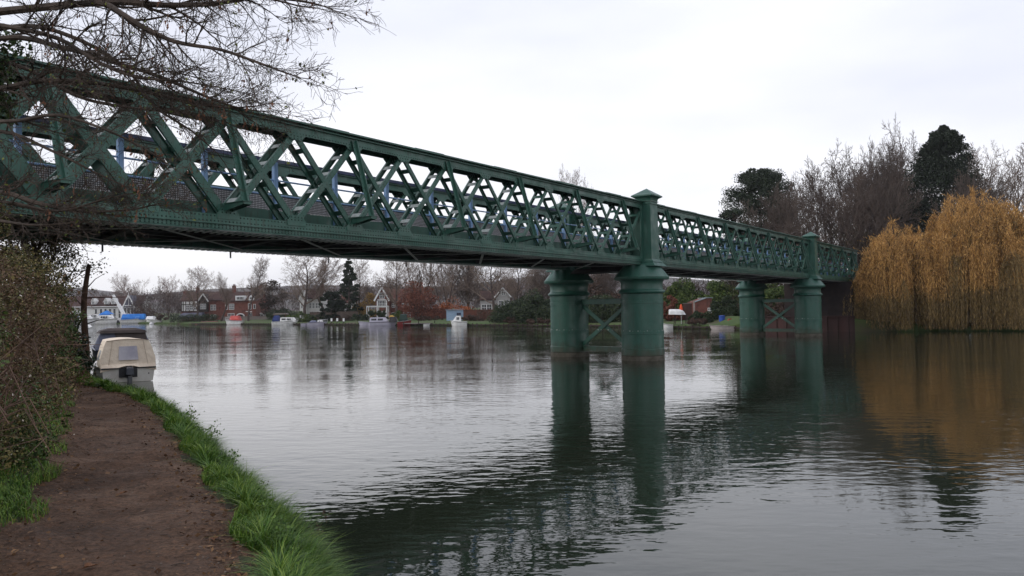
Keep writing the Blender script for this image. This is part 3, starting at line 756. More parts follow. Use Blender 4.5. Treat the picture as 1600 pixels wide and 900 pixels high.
for i in range(700):
    y = 4 + 12 * rnd.random() ** 1.6; l_, r_ = interp(PL, y), interp(PR, y)
    x = r_ + rnd.gauss(-.15, .12) if rnd.random() < .6 else rnd.uniform(l_, r_); r = .003 + .009 * rnd.random() ** 2; z = ground_h(x, y) + r * .2
    mb.add([(x - r, y, z), (x, y - r * .8, z), (x + r * 1.1, y, z), (x, y + r, z), (x + r * .1, y, z + r * .7)], [(0, 1, 4), (1, 2, 4), (2, 3, 4), (3, 0, 4)])
tag(mb.build('path_gravel', [st_m]), kind='stuff', label='small pale stones in the mud of the path')
# a few broad fallen leaves one can count
def big_leaf(px, py, s, rot, label):
    g_ = G(px, py, GH); z = ground_h(g_.x, g_.y) + .015
    mb = MB(); n = 12; pts = []
    for i in range(n):
        a = 2 * math.pi * i / n; rr = s * (1 if i % 2 == 0 else .62) * (1.15 if i in (0, 6) else .9)
        pts.append((rr * math.cos(a), rr * .8 * math.sin(a), s * .35 * abs(math.sin(a)) + s * .12 * math.sin(3 * a)))
    mb.add(pts + [(0, 0, s * .02)], [(i, (i + 1) % n, n) for i in range(n)])
    mb.tube([(0, 0, .004), (-s * 1.1, 0, .006), (-s * 1.7, s * .2, .012)], .0012, 4)
    o = mb.build('fallen_leaf', [mat('dry leaf', (.2, .09, .04), (.11, .05, .025), .75, 20)], None, (g_.x, g_.y, z)); o.rotation_euler = (0, 0, rot)
    tag(o, label, 'leaf', 'large fallen leaves beside the path')
for a in ((365, 741, .05, .3, 'curled tan leaf caught in the grass halfway along the bank'), (383, 768, .045, 2.3, 'tan leaf at the grass foot just below the curled one'), (193, 768, .045, 1.1, 'flat brown leaf alone in the middle of the mud path'),
          (78, 700, .045, .5, 'brown leaf on the left path edge beside the brambles'), (140, 885, .05, 4, 'dark leaf near the front edge of the path'), (378, 888, .06, 2, 'red brown leaf at the grass edge in the front corner'), (335, 833, .045, 5, 'dull brown leaf on the right path edge near the front')):
    big_leaf(*a)

# broad-leaved weeds along the water's edge
weed_m = mat('green weed leaves', (.05, .12, .018), (.14, .21, .045), .55, 2, island=True, trans=.25)
stem_m = mat('weed stems', (.1, .085, .04), (.06, .05, .03), .8, 5)
seed_m = mat('dark seed heads', (.045, .028, .022), (.09, .06, .045), .9, 20)
def weed(px, py, h, spread, label, seeds=False, nst=7, leaf=.028):
    g_ = G(px, py, 1.35); b = Vector((min(g_.x, interp(EDGE, g_.y) - .25), g_.y, 0)); b.z = ground_h(b.x, b.y)
    root = empty('riverside_weed', b); tag(root, label, 'plant', 'weeds on the river edge')
    mb = MB(); LPs = []; sd_ = MB()
    for i in range(nst):
        a = rnd.uniform(0, 6.28); s = spread * rnd.uniform(.4, 1); hh = h * rnd.uniform(.6, 1)
        pts = [Vector((0, 0, -.03)), Vector((s * .3 * math.cos(a) + .04, s * .3 * math.sin(a), hh * .5)), Vector((s * math.cos(a) + .1 * h, s * math.sin(a), hh))]
        mb.tube(pts, [.004, .003, .0015], 4)
        if seeds:
            for k in range(5):
                q = pts[2] + Vector((rnd.uniform(-.05, .05), rnd.uniform(-.05, .05), rnd.uniform(-.05, .04))); mb.tube([pts[2] - Vector((0, 0, .08)), q], .0012, 3)
                r = rnd.uniform(.008, .014); sd_.add([(q.x - r, q.y, q.z), (q.x, q.y - r, q.z), (q.x + r, q.y, q.z), (q.x, q.y + r, q.z), (q.x, q.y, q.z + r), (q.x, q.y, q.z - r)], [(0, 1, 4), (1, 2, 4), (2, 3, 4), (3, 0, 4), (1, 0, 5), (2, 1, 5), (3, 2, 5), (0, 3, 5)])
        else:
            for k in range(14):
                t_ = rnd.uniform(.3, 1); q = pts[1] * (1 - t_) * .9 + pts[2] * t_; LPs.append((q.x + rnd.gauss(0, .03), q.y + rnd.gauss(0, .03), q.z + rnd.gauss(0, .02)))
    mb.build('stem', [stem_m], root)
    if seeds: tag(sd_.build('seed_head', [seed_m], root), kind='stuff')
    else: link('foliage', leaf_mesh('foliage', np.array(LPs), leaf, weed_m, rng, 1.5), root)
for a in ((478, 785, .42, .2, 'dead umbel stems with dark seed heads leaning over the water', True), (420, 728, .35, .16, 'brown seed stems above the grass where the bank turns', True)):
    weed(*a)
for a in ((325, 655, .55, .25, 'leafy weed at the water edge in the middle of the bank'), (300, 632, .55, .25, 'leafy weed beyond the middle one on the river edge'), (250, 603, .6, .3, 'tall leafy weed beside the stern of the beige boat'), (350, 682, .4, .2, 'low leafy weed on the outer grass edge'),
          (275, 618, .5, .3, 'bushy weed between the boat and the bend'), (392, 720, .3, .2, 'small nettle clump by the long dark grass tuft')):
    weed(*a, nst=12)

# ------------------------------------------------------------------ brambles and shrubs on the left
bram_m = mat('bramble leaves', (.055, .04, .02), (.21, .165, .06), .7, 1.1, island=True, c3=(.09, .095, .03), lo=.3, hi=.72)
bram_g = mat('green bramble leaves', (.022, .05, .014), (.10, .15, .035), .6, 1.4, island=True, lo=.3, hi=.75)
bram_r = mat('russet bramble leaves', (.07, .042, .026), (.19, .12, .065), .75, 1.3, island=True, lo=.3, hi=.75)
fluff_m = mat('pale seed fluff', (.62, .56, .5), (.4, .34, .28), .9, 5, island=True)
def bramble(px, py, Y, w, h, seed, mats_, label, per=5200, depth=None, kind='bramble_bush', fluff=170, lsz=.024):
    r_ = np.random.default_rng(seed); rr = random.Random(seed); c = W(px, py, Y); c.z = ground_h(c.x, c.y)
    root = empty(kind, c); tag(root, label, 'bush', 'bushes beside the towpath')
    nst = 26; mb = MB(); tips = []
    for i in range(nst):
        a = rr.uniform(0, 6.28); s = w * .5 * math.sqrt(rr.random()); hh = h * rr.uniform(.55, 1.05) * (1 - .35 * (s / (w * .5)) ** 2)
        b = Vector((s * .5 * math.cos(a), s * .5 * math.sin(a), -.1)); t_ = Vector((s * math.cos(a), s * math.sin(a), hh)); d = Vector((math.cos(a), math.sin(a), 0)) * rr.uniform(.1, .35)
        pts = [b, b.lerp(t_, .5) + Vector((rr.gauss(0, .08), rr.gauss(0, .08), .1)), t_, t_ + d * .5 + Vector((0, 0, .05)), t_ + d + Vector((rr.gauss(0, .1), rr.gauss(0, .1), -rr.uniform(.1, .5)))]
        mb.tube(pts, [.014, .011, .009, .006, .003], 4); tips += pts[1:]
        for k in range(3):
            q = pts[2] + Vector((rr.gauss(0, .25), rr.gauss(0, .25), rr.gauss(0, .2))); mb.tube([pts[rr.choice((1, 2))], q, q + Vector((rr.gauss(0, .2), rr.gauss(0, .2), rr.gauss(0, .1)))], [.005, .003, .0015], 3); tips.append(q)
    mb.build('bramble_stems', [mat('bramble cane', (.17, .10, .07), (.09, .055, .04), .7, 4)], root)
    cc = []; rad = []
    for i in range(90):
        a = rr.uniform(0, 6.28); s = w * .47 * rr.random() ** .5; z = h * rr.uniform(.04, 1.0) * (1 - .3 * (s / (w * .5)) ** 2); cc.append((s * math.cos(a), s * math.sin(a), z)); rad.append(rr.uniform(.22, .42) * min(1, h / 2.2))
    P1_ = clump_points(r_, np.array(cc[:50]), rad[:50], per // 18, .8, .1); P2_ = clump_points(r_, np.array(cc[50:]), rad[50:], per // 22, .8, .1)
    link('foliage', leaf_mesh('foliage', P1_, lsz, mats_[0], r_, 1.35), root); link('foliage', leaf_mesh('foliage', P2_, lsz, mats_[1], r_, 1.35), root)
    P3_ = clump_points(r_, np.array(cc[::2]), rad[::2], per // 240, .8, .8); link('large_leaves', leaf_mesh('large_leaves', P3_, lsz * 2.1, mats_[1], r_, 1.2), root)
    if fluff:
        Pf = clump_points(r_, np.array(cc[:40]), [x * 1.05 for x in rad[:40]], max(1, fluff // 40), .8, .9); tag(link('seed_fluff', leaf_mesh('seed_fluff', Pf, .024, fluff_m, r_, 1.1), root), kind='stuff')
    return root
for (edge, Y, w_, h_, sd_, mm, lab, per, fl, ls) in (
    (-12, 5.6, 2.2, 1.5, 1, (bram_g, bram_m), 'mixed green and brown bramble at the left edge nearest the viewer', 5200, 120, .02),
    (48, 7.6, 2.4, 1.9, 2, (bram_m, bram_g), 'high brown bramble mound second from the viewer on the left', 6000, 260, .022),
    (84, 9.8, 2.6, 2.35, 3, (bram_r, bram_m), 'russet bramble with white seed fluff beside the path bend', 6500, 300, .024),
    (104, 12.4, 2.8, 2.6, 4, (bram_m, bram_r), 'brown thorny thicket behind the russet bramble', 6500, 260, .028),
    (116, 15.6, 2.4, 2.0, 5, (bram_r, bram_g), 'reddish bramble mound where the path disappears', 5200, 160, .03),
    (40, 15.5, 5.0, 4.1, 6, (bram_m, bram_m), 'large dull brown thicket at the left edge under the bridge', 9000, 200, .04),
    (98, 19.5, 2.6, 3.2, 9, (bram_m, bram_g), 'tall brown thicket between the brambles and the small bank tree', 6000, 60, .04),
    (62, 8.3, 1.2, .6, 8, (bram_g, bram_g), 'low green bramble sprawl at the foot of the hedge', 2600, 60, .022)):
    bramble(edge - w_ / 2 * F / Y, 600, Y, w_, h_, sd_, mm, lab, per=per, fluff=fl, lsz=ls)
ivy_m = mat('dark ivy leaves', (.008, .02, .008), (.03, .055, .018), .35, 2, island=True, spec=.5)
def leafy(name, c, cc, rad, per, size, m_, label, cat='bush', group=None, seed=1, trunk=True, squash=.8, elong=1.4):
    r_ = np.random.default_rng(seed); rr = random.Random(seed); root = empty(name, c); tag(root, label, cat, group)
    if trunk:
        mb = MB()
        for q in cc[::2]:
            q = Vector(q); mb.tube([(q.x * .1, q.y * .1, -.15), (q.x * .45 + rr.gauss(0, .05), q.y * .45, q.z * .5), q], [.03 * max(1, q.z / 2), .02 * max(1, q.z / 2), .008 * max(1, q.z / 3)], 5)
        mb.build('branches', [bark], root)
    P = clump_points(r_, np.array(cc, float), rad, per, squash, .5)
    link('foliage', leaf_mesh('foliage', P, size, m_, r_, elong), root); return root
def dome(rr, n, w, d, h, lo=.25):
    cc = []
    for i in range(n):
        a = rr.uniform(0, 6.28); s = rr.random() ** .5; z = h * (lo + (1 - lo) * rr.random() * math.sqrt(max(.05, 1 - s * s))); cc.append((s * w / 2 * math.cos(a), s * d / 2 * math.sin(a), z))
    return cc
rr = random.Random(5)
c = W(72, 560, 22.5); c.z = ground_h(c.x, c.y)
leafy('ivy_bush', c, dome(rr, 46, 1.9, 1.9, 2.0, .1), [.32] * 46, 300, .055, ivy_m, 'very dark glossy ivy bush around the foot of the dead trunk', seed=3, group='bushes beside the towpath')
# standing dead trunk
b = W(130, 592, 23.5); b.z = ground_h(b.x, b.y) - .1; tp = W(137, 413, 23.5)
mb = MB(); d = tp - b
pts = [b + d * t_ + Vector((.05 * math.sin(t_ * 7), .04 * math.cos(t_ * 5), 0)) - b for t_ in (0, .15, .3, .45, .6, .72, .86, 1)]
mb.tube(pts, [.16, .115, .1, .095, .085, .08, .07, .06], 10)
root = mb.build('dead_trunk', [mat('broken bark', (.12, .07, .045), (.055, .035, .026), .9, 5, .03, 16, stretch=(1, 1, .3))], None, b, smooth=True)
tag(root, 'broken off bare brown trunk standing on the bank left of the beige boat', 'tree trunk')
for k, (t_, dx, dz) in enumerate(((.62, -.55, .5), (.8, .5, .45), (.5, .75, .2), (.72, 1.1, .0))):
    q = MB(); s = d * t_; q.tube([s, s + Vector((dx * .5, 0, dz * .6)), s + Vector((dx, .1, dz))], [.02, .012, .004], 5); q.build('broken_branch', [bark], root)
# ================================================================== TREES
def grow(seed, H, spread, r0, n1, n2, n3, n4, up_=.25, first=.2, lean=(0, 0), wob=.12, rmin=.012, ang=(.5, 1.15), multi=1, droop=0., lfac=(.42, .45, .45)):
    """bare tree: returns (trunk MB, crown MB, tip points)"""
    rr = random.Random(seed); T, C, tips = MB(), MB(), []
    def path(p, d, L, k, up):
        pts = [p.copy()]; d = d.normalized()
        for i in range(k):
            d = (d + Vector((rr.gauss(0, wob), rr.gauss(0, wob), rr.gauss(0, wob) + up * .35))).normalized()
            p = p + d * (L / k); pts.append(p.copy())
        return pts
    def at_(pts, t):
        f = t * (len(pts) - 1); i = min(int(f), len(pts) - 2); return pts[i].lerp(pts[i + 1], f - i), (pts[i + 1] - pts[i]).normalized()
    def side(d, a, phi):
        x = d.cross(Vector((.3, .5, .1))).normalized(); y = d.cross(x); return (d * math.cos(a) + (x * math.cos(phi) + y * math.sin(phi)) * math.sin(a)).normalized()
    cnt = (n1, n2, n3, n4)
    def rec(pts, L, r, lvl):
        n = cnt[lvl]; ph = rr.uniform(0, 6.28)
        for i in range(n):
            t = (first if lvl == 0 else .15) + (1 - (first if lvl == 0 else .15)) * (i + rr.random()) / n
            p, d = at_(pts, min(t, .99)); ph += 2.4 + rr.gauss(0, .3)
            a = rr.uniform(*ang); dd = side(d, a, ph)
            LL = (spread * (1.1 - .62 * t) if lvl == 0 else L * lfac[lvl - 1] * (1.25 - .6 * t)) * rr.uniform(.75, 1.2)
            ri = max(rmin, r * (1 - .75 * t) * (.55 if lvl == 0 else .6))
            k = (6, 4, 3, 2)[lvl]
            q = path(p, dd, LL, k, up_ * (1 if lvl < 2 else .4) - droop * (lvl > 0))
            C.tube(q, [max(rmin * .7, ri * (1 - .8 * j / k)) for j in range(k + 1)], (6, 4, 3, 3)[lvl], cap=False)
            tips.append(q[-1]); 
            if lvl >= 1: tips.append(q[len(q) // 2])
            if lvl < 3 and cnt[lvl + 1]: rec(q, LL, ri, lvl + 1)
    for m_ in range(multi):
        a = m_ * 2.4 + seed
        d0 = Vector((lean[0] + (.28 * math.cos(a) if multi > 1 else 0), lean[1] + (.28 * math.sin(a) if multi > 1 else 0), 1))
        pts = path(Vector((.15 * math.cos(a) * (multi > 1), .15 * math.sin(a) * (multi > 1), -.4)), d0, H * rr.uniform(.8, .95) if multi > 1 else H * .92, 9, .05)
        rs = [r0 * (1.35 if i == 0 else 1) * (1 - .9 * i / 9) + rmin for i in range(10)]
        T.tube(pts, rs, 8, cap=False); rec(pts, spread, r0, 0)
    return T, C, tips
TREE = {}
def tree_proto(key, tm, cm, **kw):
    T, C, tips = grow(**kw); ta = np.array([tuple(q) for q in tips]); TREE[key] = (T.mesh('trunk', [tm], True), C.mesh('crown', [cm]), float(np.percentile(ta[:, 2], 99.3)), 2 * float(np.percentile(np.abs(ta[:, 0]), 96)))
tree_proto('oak', bark_far, twig_far, seed=1, H=12.5, spread=7.5, r0=.28, n1=15, n2=9, n3=7, n4=4, first=.22, rmin=.017)
tree_proto('ash', bark_far, twig_far, seed=2, H=13.5, spread=6.5, r0=.24, n1=15, n2=9, n3=7, n4=4, up_=.4, first=.28, ang=(.4, .8), rmin=.017)
tree_proto('broom', bark_far, twig_far, seed=3, H=14, spread=5.4, r0=.3, n1=24, n2=9, n3=7, n4=3, up_=.3, first=.3, ang=(.7, 1.1), rmin=.016)
tree_proto('multi', bark_far, twig_far, seed=4, H=13, spread=6, r0=.17, n1=9, n2=8, n3=6, n4=3, up_=.35, first=.15, ang=(.3, .75), multi=4, rmin=.017)
tree_proto('pale', twig_pale, twig_pale, seed=5, H=10.5, spread=6.5, r0=.2, n1=15, n2=8, n3=6, n4=4, up_=.3, first=.2, rmin=.018)
tree_proto('dense', bark_far, twig_right, seed=6, H=9.5, spread=8, r0=.26, n1=22, n2=11, n3=9, n4=5, up_=.14, first=.1, ang=(.35, 1.0), rmin=.015, wob=.06)
tree_proto('dense_multi', bark_far, twig_right, seed=7, H=9, spread=7, r0=.17, n1=10, n2=9, n3=8, n4=4, up_=.14, first=.1, ang=(.35, 1.0), multi=5, rmin=.015, wob=.06)
def bare_tree(key, px, ytop, wpx, Y, label, rz=0., ybase=None, group='bare winter trees beyond the river', base_h=.8):
    s = Y / F; tpt = W(px, ytop, Y); H = tpt.z - base_h; tm, cm, H0, W0 = TREE[key]
    wpx *= 1.5 if (px > 1250 and key.startswith('dense')) else 1.15 if px > 1200 else 1
    sx = wpx * s / W0
    root = empty('bare_tree', (tpt.x, Y, base_h), rz); tag(root, label, 'tree', group)
    sz = H / H0
    root.scale = (sx, sx, sz); link('trunk', tm, root); link('crown', cm, root); return root
for a in (
    ('pale', 214, 428, 70, 300, 'pale twiggy bare tree behind the boathouse roof, farthest left beyond the river', .3),
    ('pale', 262, 432, 64, 290, 'wide pale bare tree between the boathouse and the timbered house', 2.),
    ('oak', 308, 417, 56, 235, 'round bare tree standing over the timbered riverside house', 1.),
    ('ash', 345, 427, 34, 222, 'slender bare tree between the two halves of the brick mansion', 0.),
    ('broom', 387, 401, 58, 212, 'broom shaped bare tree with straight trunk in front of the red brick mansion', 0.),
    ('oak', 478, 392, 84, 205, 'tall spreading bare tree over the white villa', 2.2),
    ('ash', 512, 398, 60, 212, 'bare tree with ascending limbs just left of the tall conifer', 4.),
    ('oak', 562, 404, 48, 205, 'bare tree with a leaning stem right of the tall conifer', 3.2),
    ('oak', 618, 398, 72, 180, 'bare tree standing in front of the gabled house roof', .8),
    ('multi', 655, 385, 70, 190, 'many stemmed bare tree rising behind the red beech', 1.2),
    ('multi', 696, 385, 66, 182, 'many stemmed bare tree above the blue shed', 3.4),
    ('dense', 730, 392, 60, 195, 'thick brown bare tree left of the leaning riverside tree', .4),
    ('oak', 768, 392, 84, 160, 'dark bare tree with crooked limbs right of the blue shed', 5.2),
    ('oak', 808, 400, 66, 168, 'bare tree behind the white gable near the pier', 1.9),
    ('dense', 846, 405, 64, 175, 'dense brown bare tree seen left of the farther pier cylinder', 2.9),
    ('oak', 893, 262, 56, 175, 'tall bare tree whose top shows above the bridge left of the pilaster', 2.),
    ('dense', 945, 395, 60, 150, 'brown bare tree framed between the two cylinders of the near pier', 3.),
    ('dense', 1222, 288, 92, 122, 'brown leafy looking bare tree in front of the dark pine', 0.),
    ('dense_multi', 1300, 246, 112, 128, 'wide dense bare tree right of the pine, above the second pilaster', 1.),
    ('dense', 1352, 262, 84, 122, 'dense bare tree between the wide one and the dark conifer', 2.1),
    ('dense_multi', 1410, 210, 92, 130, 'tall bare tree close on the left of the dark conifer', 3.),
    ('dense', 1392, 240, 70, 135, 'brown bare tree behind the willow top left of the dark conifer', 4.4),
    ('oak', 1528, 226, 92, 128, 'bare tree close on the right of the dark conifer', .5),
    ('dense', 1512, 262, 66, 112, 'reddish bare tree right of the dark conifer behind the willow crown', 1.5),
    ('ash', 1598, 226, 84, 118, 'bare tree at the right edge above the willow', 2.5),
    ('oak', 1660, 215, 90, 120, 'bare tree just past the right edge behind the willow', 1.)):
    bare_tree(*a)
for px_, ytop, wpx, Y, rz in ((596, 425, 50, 230, 1), (345, 440, 60, 260, 2), (235, 445, 60, 320, 3), (180, 440, 60, 380, 1)):
    pass

# far woods: one mass
wood_m = mat('far wood twigs', (.115, .08, .068), (.055, .04, .035), .95, .12, island=True, c3=(.085, .062, .05))
def wood(name, label, spans, seed, m_, per=60, size=.35, elong=3.2, n=90):
    r_ = np.random.default_rng(seed); cc = []; rad = []
    for (x0, x1, yt0, yt1, Y) in spans:
        for i in range(int(n * (x1 - x0) * Y / F / 30) + 8):
            f = r_.random(); x = x0 + (x1 - x0) * f; yt = yt0 + (yt1 - yt0) * f; top = W(x, yt, Y).z; Yd = Y + r_.random() * 14
            q = W(x, yt, Yd); hgt = max(1.5, top - .8); z = .6 + hgt * r_.random() ** .6 * (.9 + .1 * math.sin(x * .31)); cc.append((q.x, Yd, z)); rad.append(min(2.4, hgt * .28) * r_.uniform(.7, 1.3))
    P = clump_points(r_, np.array(cc), rad, int(per * 1.8), 1., .2); A = r_.normal(size=(len(P), 3)); A[:, 2] = np.abs(A[:, 2]) + .9
    tag(link(name, leaf_mesh(name, P, size * .35, m_, r_, elong * 2.2, A=A)), kind='stuff', label=label)
wood('woodland', 'grey brown winter wood massed behind the houses on the far bank', [(120, 216, 450, 452, 330), (205, 300, 450, 452, 270), (280, 490, 458, 446, 262), (480, 620, 446, 440, 235), (600, 760, 428, 424, 210), (740, 1000, 428, 425, 190)], 11, wood_m, 70)
wood_r = mat('right wood twigs', (.075, .05, .04), (.035, .027, .02), .95, .2, island=True, c3=(.05, .042, .024))
wood('thicket', 'dark undergrowth under the trees behind the bridge end and the willows', [(1140, 1330, 400, 380, 118), (1320, 1640, 360, 330, 112), (980, 1150, 455, 420, 140)], 12, wood_r, 80, .3)

def conifer(px, ytop, ybase, wpx, Y, label, m_, seed, shape='cone', n=150, per=130, size=.16, kind='conifer', base_h=.8, zlo=.06):
    s = Y / F; top = W(px, ytop, Y); H = top.z - base_h; wr = wpx * s / 2; rr = random.Random(seed); r_ = np.random.default_rng(seed)
    root = empty(kind, (top.x, Y, base_h)); tag(root, label, 'tree', 'evergreen trees beyond the river')
    mb = MB(); mb.tube([(0, 0, -.4), (0, 0, H * .5), (.1, 0, H * .8)], [H * .025, H * .016, .03], 8); cc = []; rad = []
    for i in range(n):
        t_ = zlo + (1 - zlo) * rr.random() ** .85
        if shape == 'cone': e = wr * (1 - t_ ** 1.25) ** .8 + .1
        elif shape == 'ball': e = wr * math.sqrt(max(.03, 1 - ((t_ - .5) / .52) ** 2))
        elif shape == 'umbrella': e = wr * (1 - abs(t_ - .72) ** 1.3 * 2.2) if t_ > .4 else wr * .45
        elif shape == 'dome': e = wr * math.sqrt(max(.03, 1 - ((t_ - .5) / .52) ** 2)) if t_ > .45 else wr * .5
        elif shape == 'layer': t_ = round(t_ * 6) / 6 * .96 + rr.uniform(0, .04); e = wr * (1.05 - .75 * t_)
        e = max(e, .2); a = rr.uniform(0, 6.28); q = e * rr.random() ** .5
        cc.append((q * math.cos(a), q * math.sin(a), t_ * H - (.035 * H if t_ > .93 else 0))); rad.append(max(.25, min(wr * .26, e * .5)) * rr.uniform(.7, 1.25))
        if i % 3 == 0 and t_ < .8: mb.tube([(0, 0, max(.5, t_ * H - .15 * q)), (q * math.cos(a) * .6, q * math.sin(a) * .6, t_ * H - .03), (q * math.cos(a), q * math.sin(a), t_ * H)], [.07, .05, .02], 4)
    mb.build('trunk', [bark_far], root)
    P = clump_points(r_, np.array(cc), rad, per, .35 if shape == 'layer' else .6, .35)
    link('crown', leaf_mesh('crown', P, size, m_, r_, 1.8), root); return root
pine_m = mat('dark pine needles', (.010, .02, .012), (.04, .055, .026), .8, .35, island=True, lo=.3, hi=.8)
yew_m = mat('black green needles', (.008, .015, .009), (.028, .04, .02), .8, .4, island=True, lo=.3, hi=.8)
cedar_m = mat('brownish cedar', (.03, .024, .018), (.08, .058, .044), .85, .3, island=True)
conifer(1186, 258, 400, 118, 136, 'big dark round headed pine above the right part of the bridge', pine_m, 21, 'dome', 300, 260, .17)
conifer(1148, 318, 400, 56, 130, 'small ragged pine at the left foot of the big pine, just above the bridge', pine_m, 22, 'umbrella', 50, 130, .2)
conifer(1474, 184, 500, 196, 120, 'tall black green conifer towering over the willows', yew_m, 23, 'cone', 330, 170, .19, zlo=.3)
conifer(419, 435, 497, 66, 228, 'flat topped brownish cedar right of the red brick mansion', cedar_m, 24, 'umbrella', 46, 60, .3)
conifer(545, 400, 500, 40, 200, 'tall narrow dark conifer in the middle of the far bank', pine_m, 25, 'cone', 90, 120, .26)
conifer(517, 455, 500, 36, 182, 'low black green holly in front of the white villa', yew_m, 26, 'ball', 60, 160, .22, kind='holly_tree')

# coloured shrubs and hedges on the far bank
def shrub(px, ytop, wpx, Y, m_, label, seed, h0=.6, per=150, size=.2, n=30, cat='bush', kind='shrub', grp='shrubs in the riverside gardens', depth=None):
    s = Y / F; top = W(px, ytop, Y); H = max(.8, top.z - h0); rr = random.Random(seed); w_ = wpx * s
    cc = dome(rr, n, w_, depth or min(w_, 6), H, .1)
    return leafy(kind, (top.x, Y, h0), cc, [max(.3, min(w_ / 6, H * .28)) * rr.uniform(.7, 1.2) for _ in cc], per, size, m_, label, cat, grp, seed, True, .8)
beech = mat('russet beech leaves', (.09, .035, .025), (.24, .085, .05), .85, .4, island=True, c3=(.15, .055, .035))
orange = mat('orange autumn leaves', (.22, .06, .02), (.42, .13, .04), .85, .4, island=True)
yellow = mat('yellow autumn leaves', (.24, .15, .035), (.38, .24, .06), .85, .4, island=True)
green_f = mat('garden evergreen', (.014, .028, .014), (.055, .075, .032), .8, .5, island=True, c3=(.028, .045, .02))
green_l = mat('lighter garden green', (.03, .06, .014), (.11, .15, .04), .8, .5, island=True, c3=(.06, .09, .025))
brown_f = mat('brown shrub twigs', (.10, .062, .045), (.055, .038, .028), .9, .5, island=True)
k = 0
for a in ((652, 440, 62, 172, beech, 'large red brown beech in front of the many stemmed tree', 120, .22, 60), (706, 463, 62, 180, orange, 'orange leaved shrub behind the blue shed', 150, .2, 34),
          (570, 452, 40, 205, yellow, 'yellow autumn bush left of the gabled house', 130, .22, 30), (622, 482, 24, 172, green_l, 'round green bush under the gabled house', 120, .18, 20),
          (597, 484, 16, 172, green_f, 'dark clipped bush below the white pergola', 120, .16, 18), (470, 489, 60, 186, green_l, 'yellow green shrubs behind the white cruiser', 150, .2, 34),
          (440, 478, 50, 215, green_f, 'dark green bushes right of the mansion', 140, .22, 30), (498, 490, 34, 186, green_f, 'dark shrubs at the left foot of the holly', 120, .18, 20),
          (670, 493, 44, 166, brown_f, 'dark brown bushes along the bank right of the narrowboat', 150, .18, 26), (735, 492, 40, 152, brown_f, 'brown shrub right of the blue shed', 130, .18, 20),
          (800, 470, 62, 138, green_f, 'dark evergreen shrubs by the white gable', 210, .2, 44), (838, 458, 66, 132, green_f, 'tall dark evergreens left of the near pier', 240, .2, 50),
          (838, 494, 42, 122, brown_f, 'tawny reed clump left of the near pier', 140, .14, 22), (797, 496, 26, 132, brown_f, 'reddish brown shrub on the lawn edge', 120, .14, 16),
          (935, 462, 100, 124, green_f, 'green hedge seen between the two cylinders of the near pier', 260, .18, 56), (930, 432, 110, 148, brown_f, 'brown bushes above the green hedge between the pier cylinders', 260, .24, 50),
          (1066, 438, 66, 128, green_l, 'light green evergreen mass right of the near pier under the bridge', 260, .22, 60), (1120, 440, 76, 124, green_l, 'green leafy mass left of the second pier under the bridge', 260, .22, 60),
          (1046, 462, 32, 118, beech, 'red maple beside the right side of the near pier', 190, .16, 34), (1098, 486, 46, 108, green_f, 'dark green shrubs below the brick outbuilding', 200, .16, 34),
          (1133, 462, 44, 108, green_f, 'dark evergreen beside the second pier', 230, .16, 44), (1090, 497, 26, 102, brown_f, 'bushes hanging over the water left of the white rowing boat', 160, .13, 20),
          (1215, 440, 60, 112, green_l, 'green shrubs seen between the cylinders of the second pier', 220, .18, 44), (1210, 470, 66, 104, brown_f, 'brown undergrowth between the cylinders of the second pier', 220, .16, 40),
          (228, 480, 50, 262, brown_f, 'brown bushes right of the boathouse', 130, .26, 26), (252, 488, 14, 236, brown_f, 'round grey brown bush by the white tender boats', 90, .2, 14),
          (575, 487, 60, 180, green_f, 'low bushes left of the white pergola', 130, .2, 26), (535, 492, 40, 182, brown_f, 'brown shrubs right of the holly', 120, .2, 20)):
    k += 1; px, yt, wpx, Y, m_, lab, per, size, n_c = a
    shrub(px, yt, wpx, Y, m_, lab, 100 + k, per=per, size=size, n=n_c)
def hedge(x0, x1, yt, yb, Y, m_, label, seed, size=.18, thick=2.):
    a = W(x0, yb, Y); b = W(x1, yb, Y); top = W((x0 + x1) / 2, yt, Y).z; r_ = np.random.default_rng(seed); L = b.x - a.x
    root = empty('hedge', (a.x, Y, .5)); tag(root, label, 'hedge'); H = top - .5
    n = int(L * H * thick * 60); P = np.stack([r_.uniform(0, L, n), r_.uniform(-thick / 2, thick / 2, n), H * r_.random(n) ** .8 * (1 + .1 * np.sin(r_.uniform(0, 6, n)))], 1); P[:, 2] *= 1 + .08 * np.sin(P[:, 0] * 1.3)
    link('foliage', leaf_mesh('foliage', P, size, m_, r_, 1.4), root)
    mb = MB()
    for i in range(int(L / .8)): mb.tube([(i * .8 + .3, 0, -.4), (i * .8 + .4, .1, H * .7)], .05, 4)
    mb.build('stems', [bark_far], root)
hedge(266, 340, 492, 500, 222, green_f, 'long clipped dark hedge in front of the timbered house', 61, .2)
hedge(745, 800, 484, 500, 150, brown_f, 'brown leafless hedge along the red fence', 62, .16)

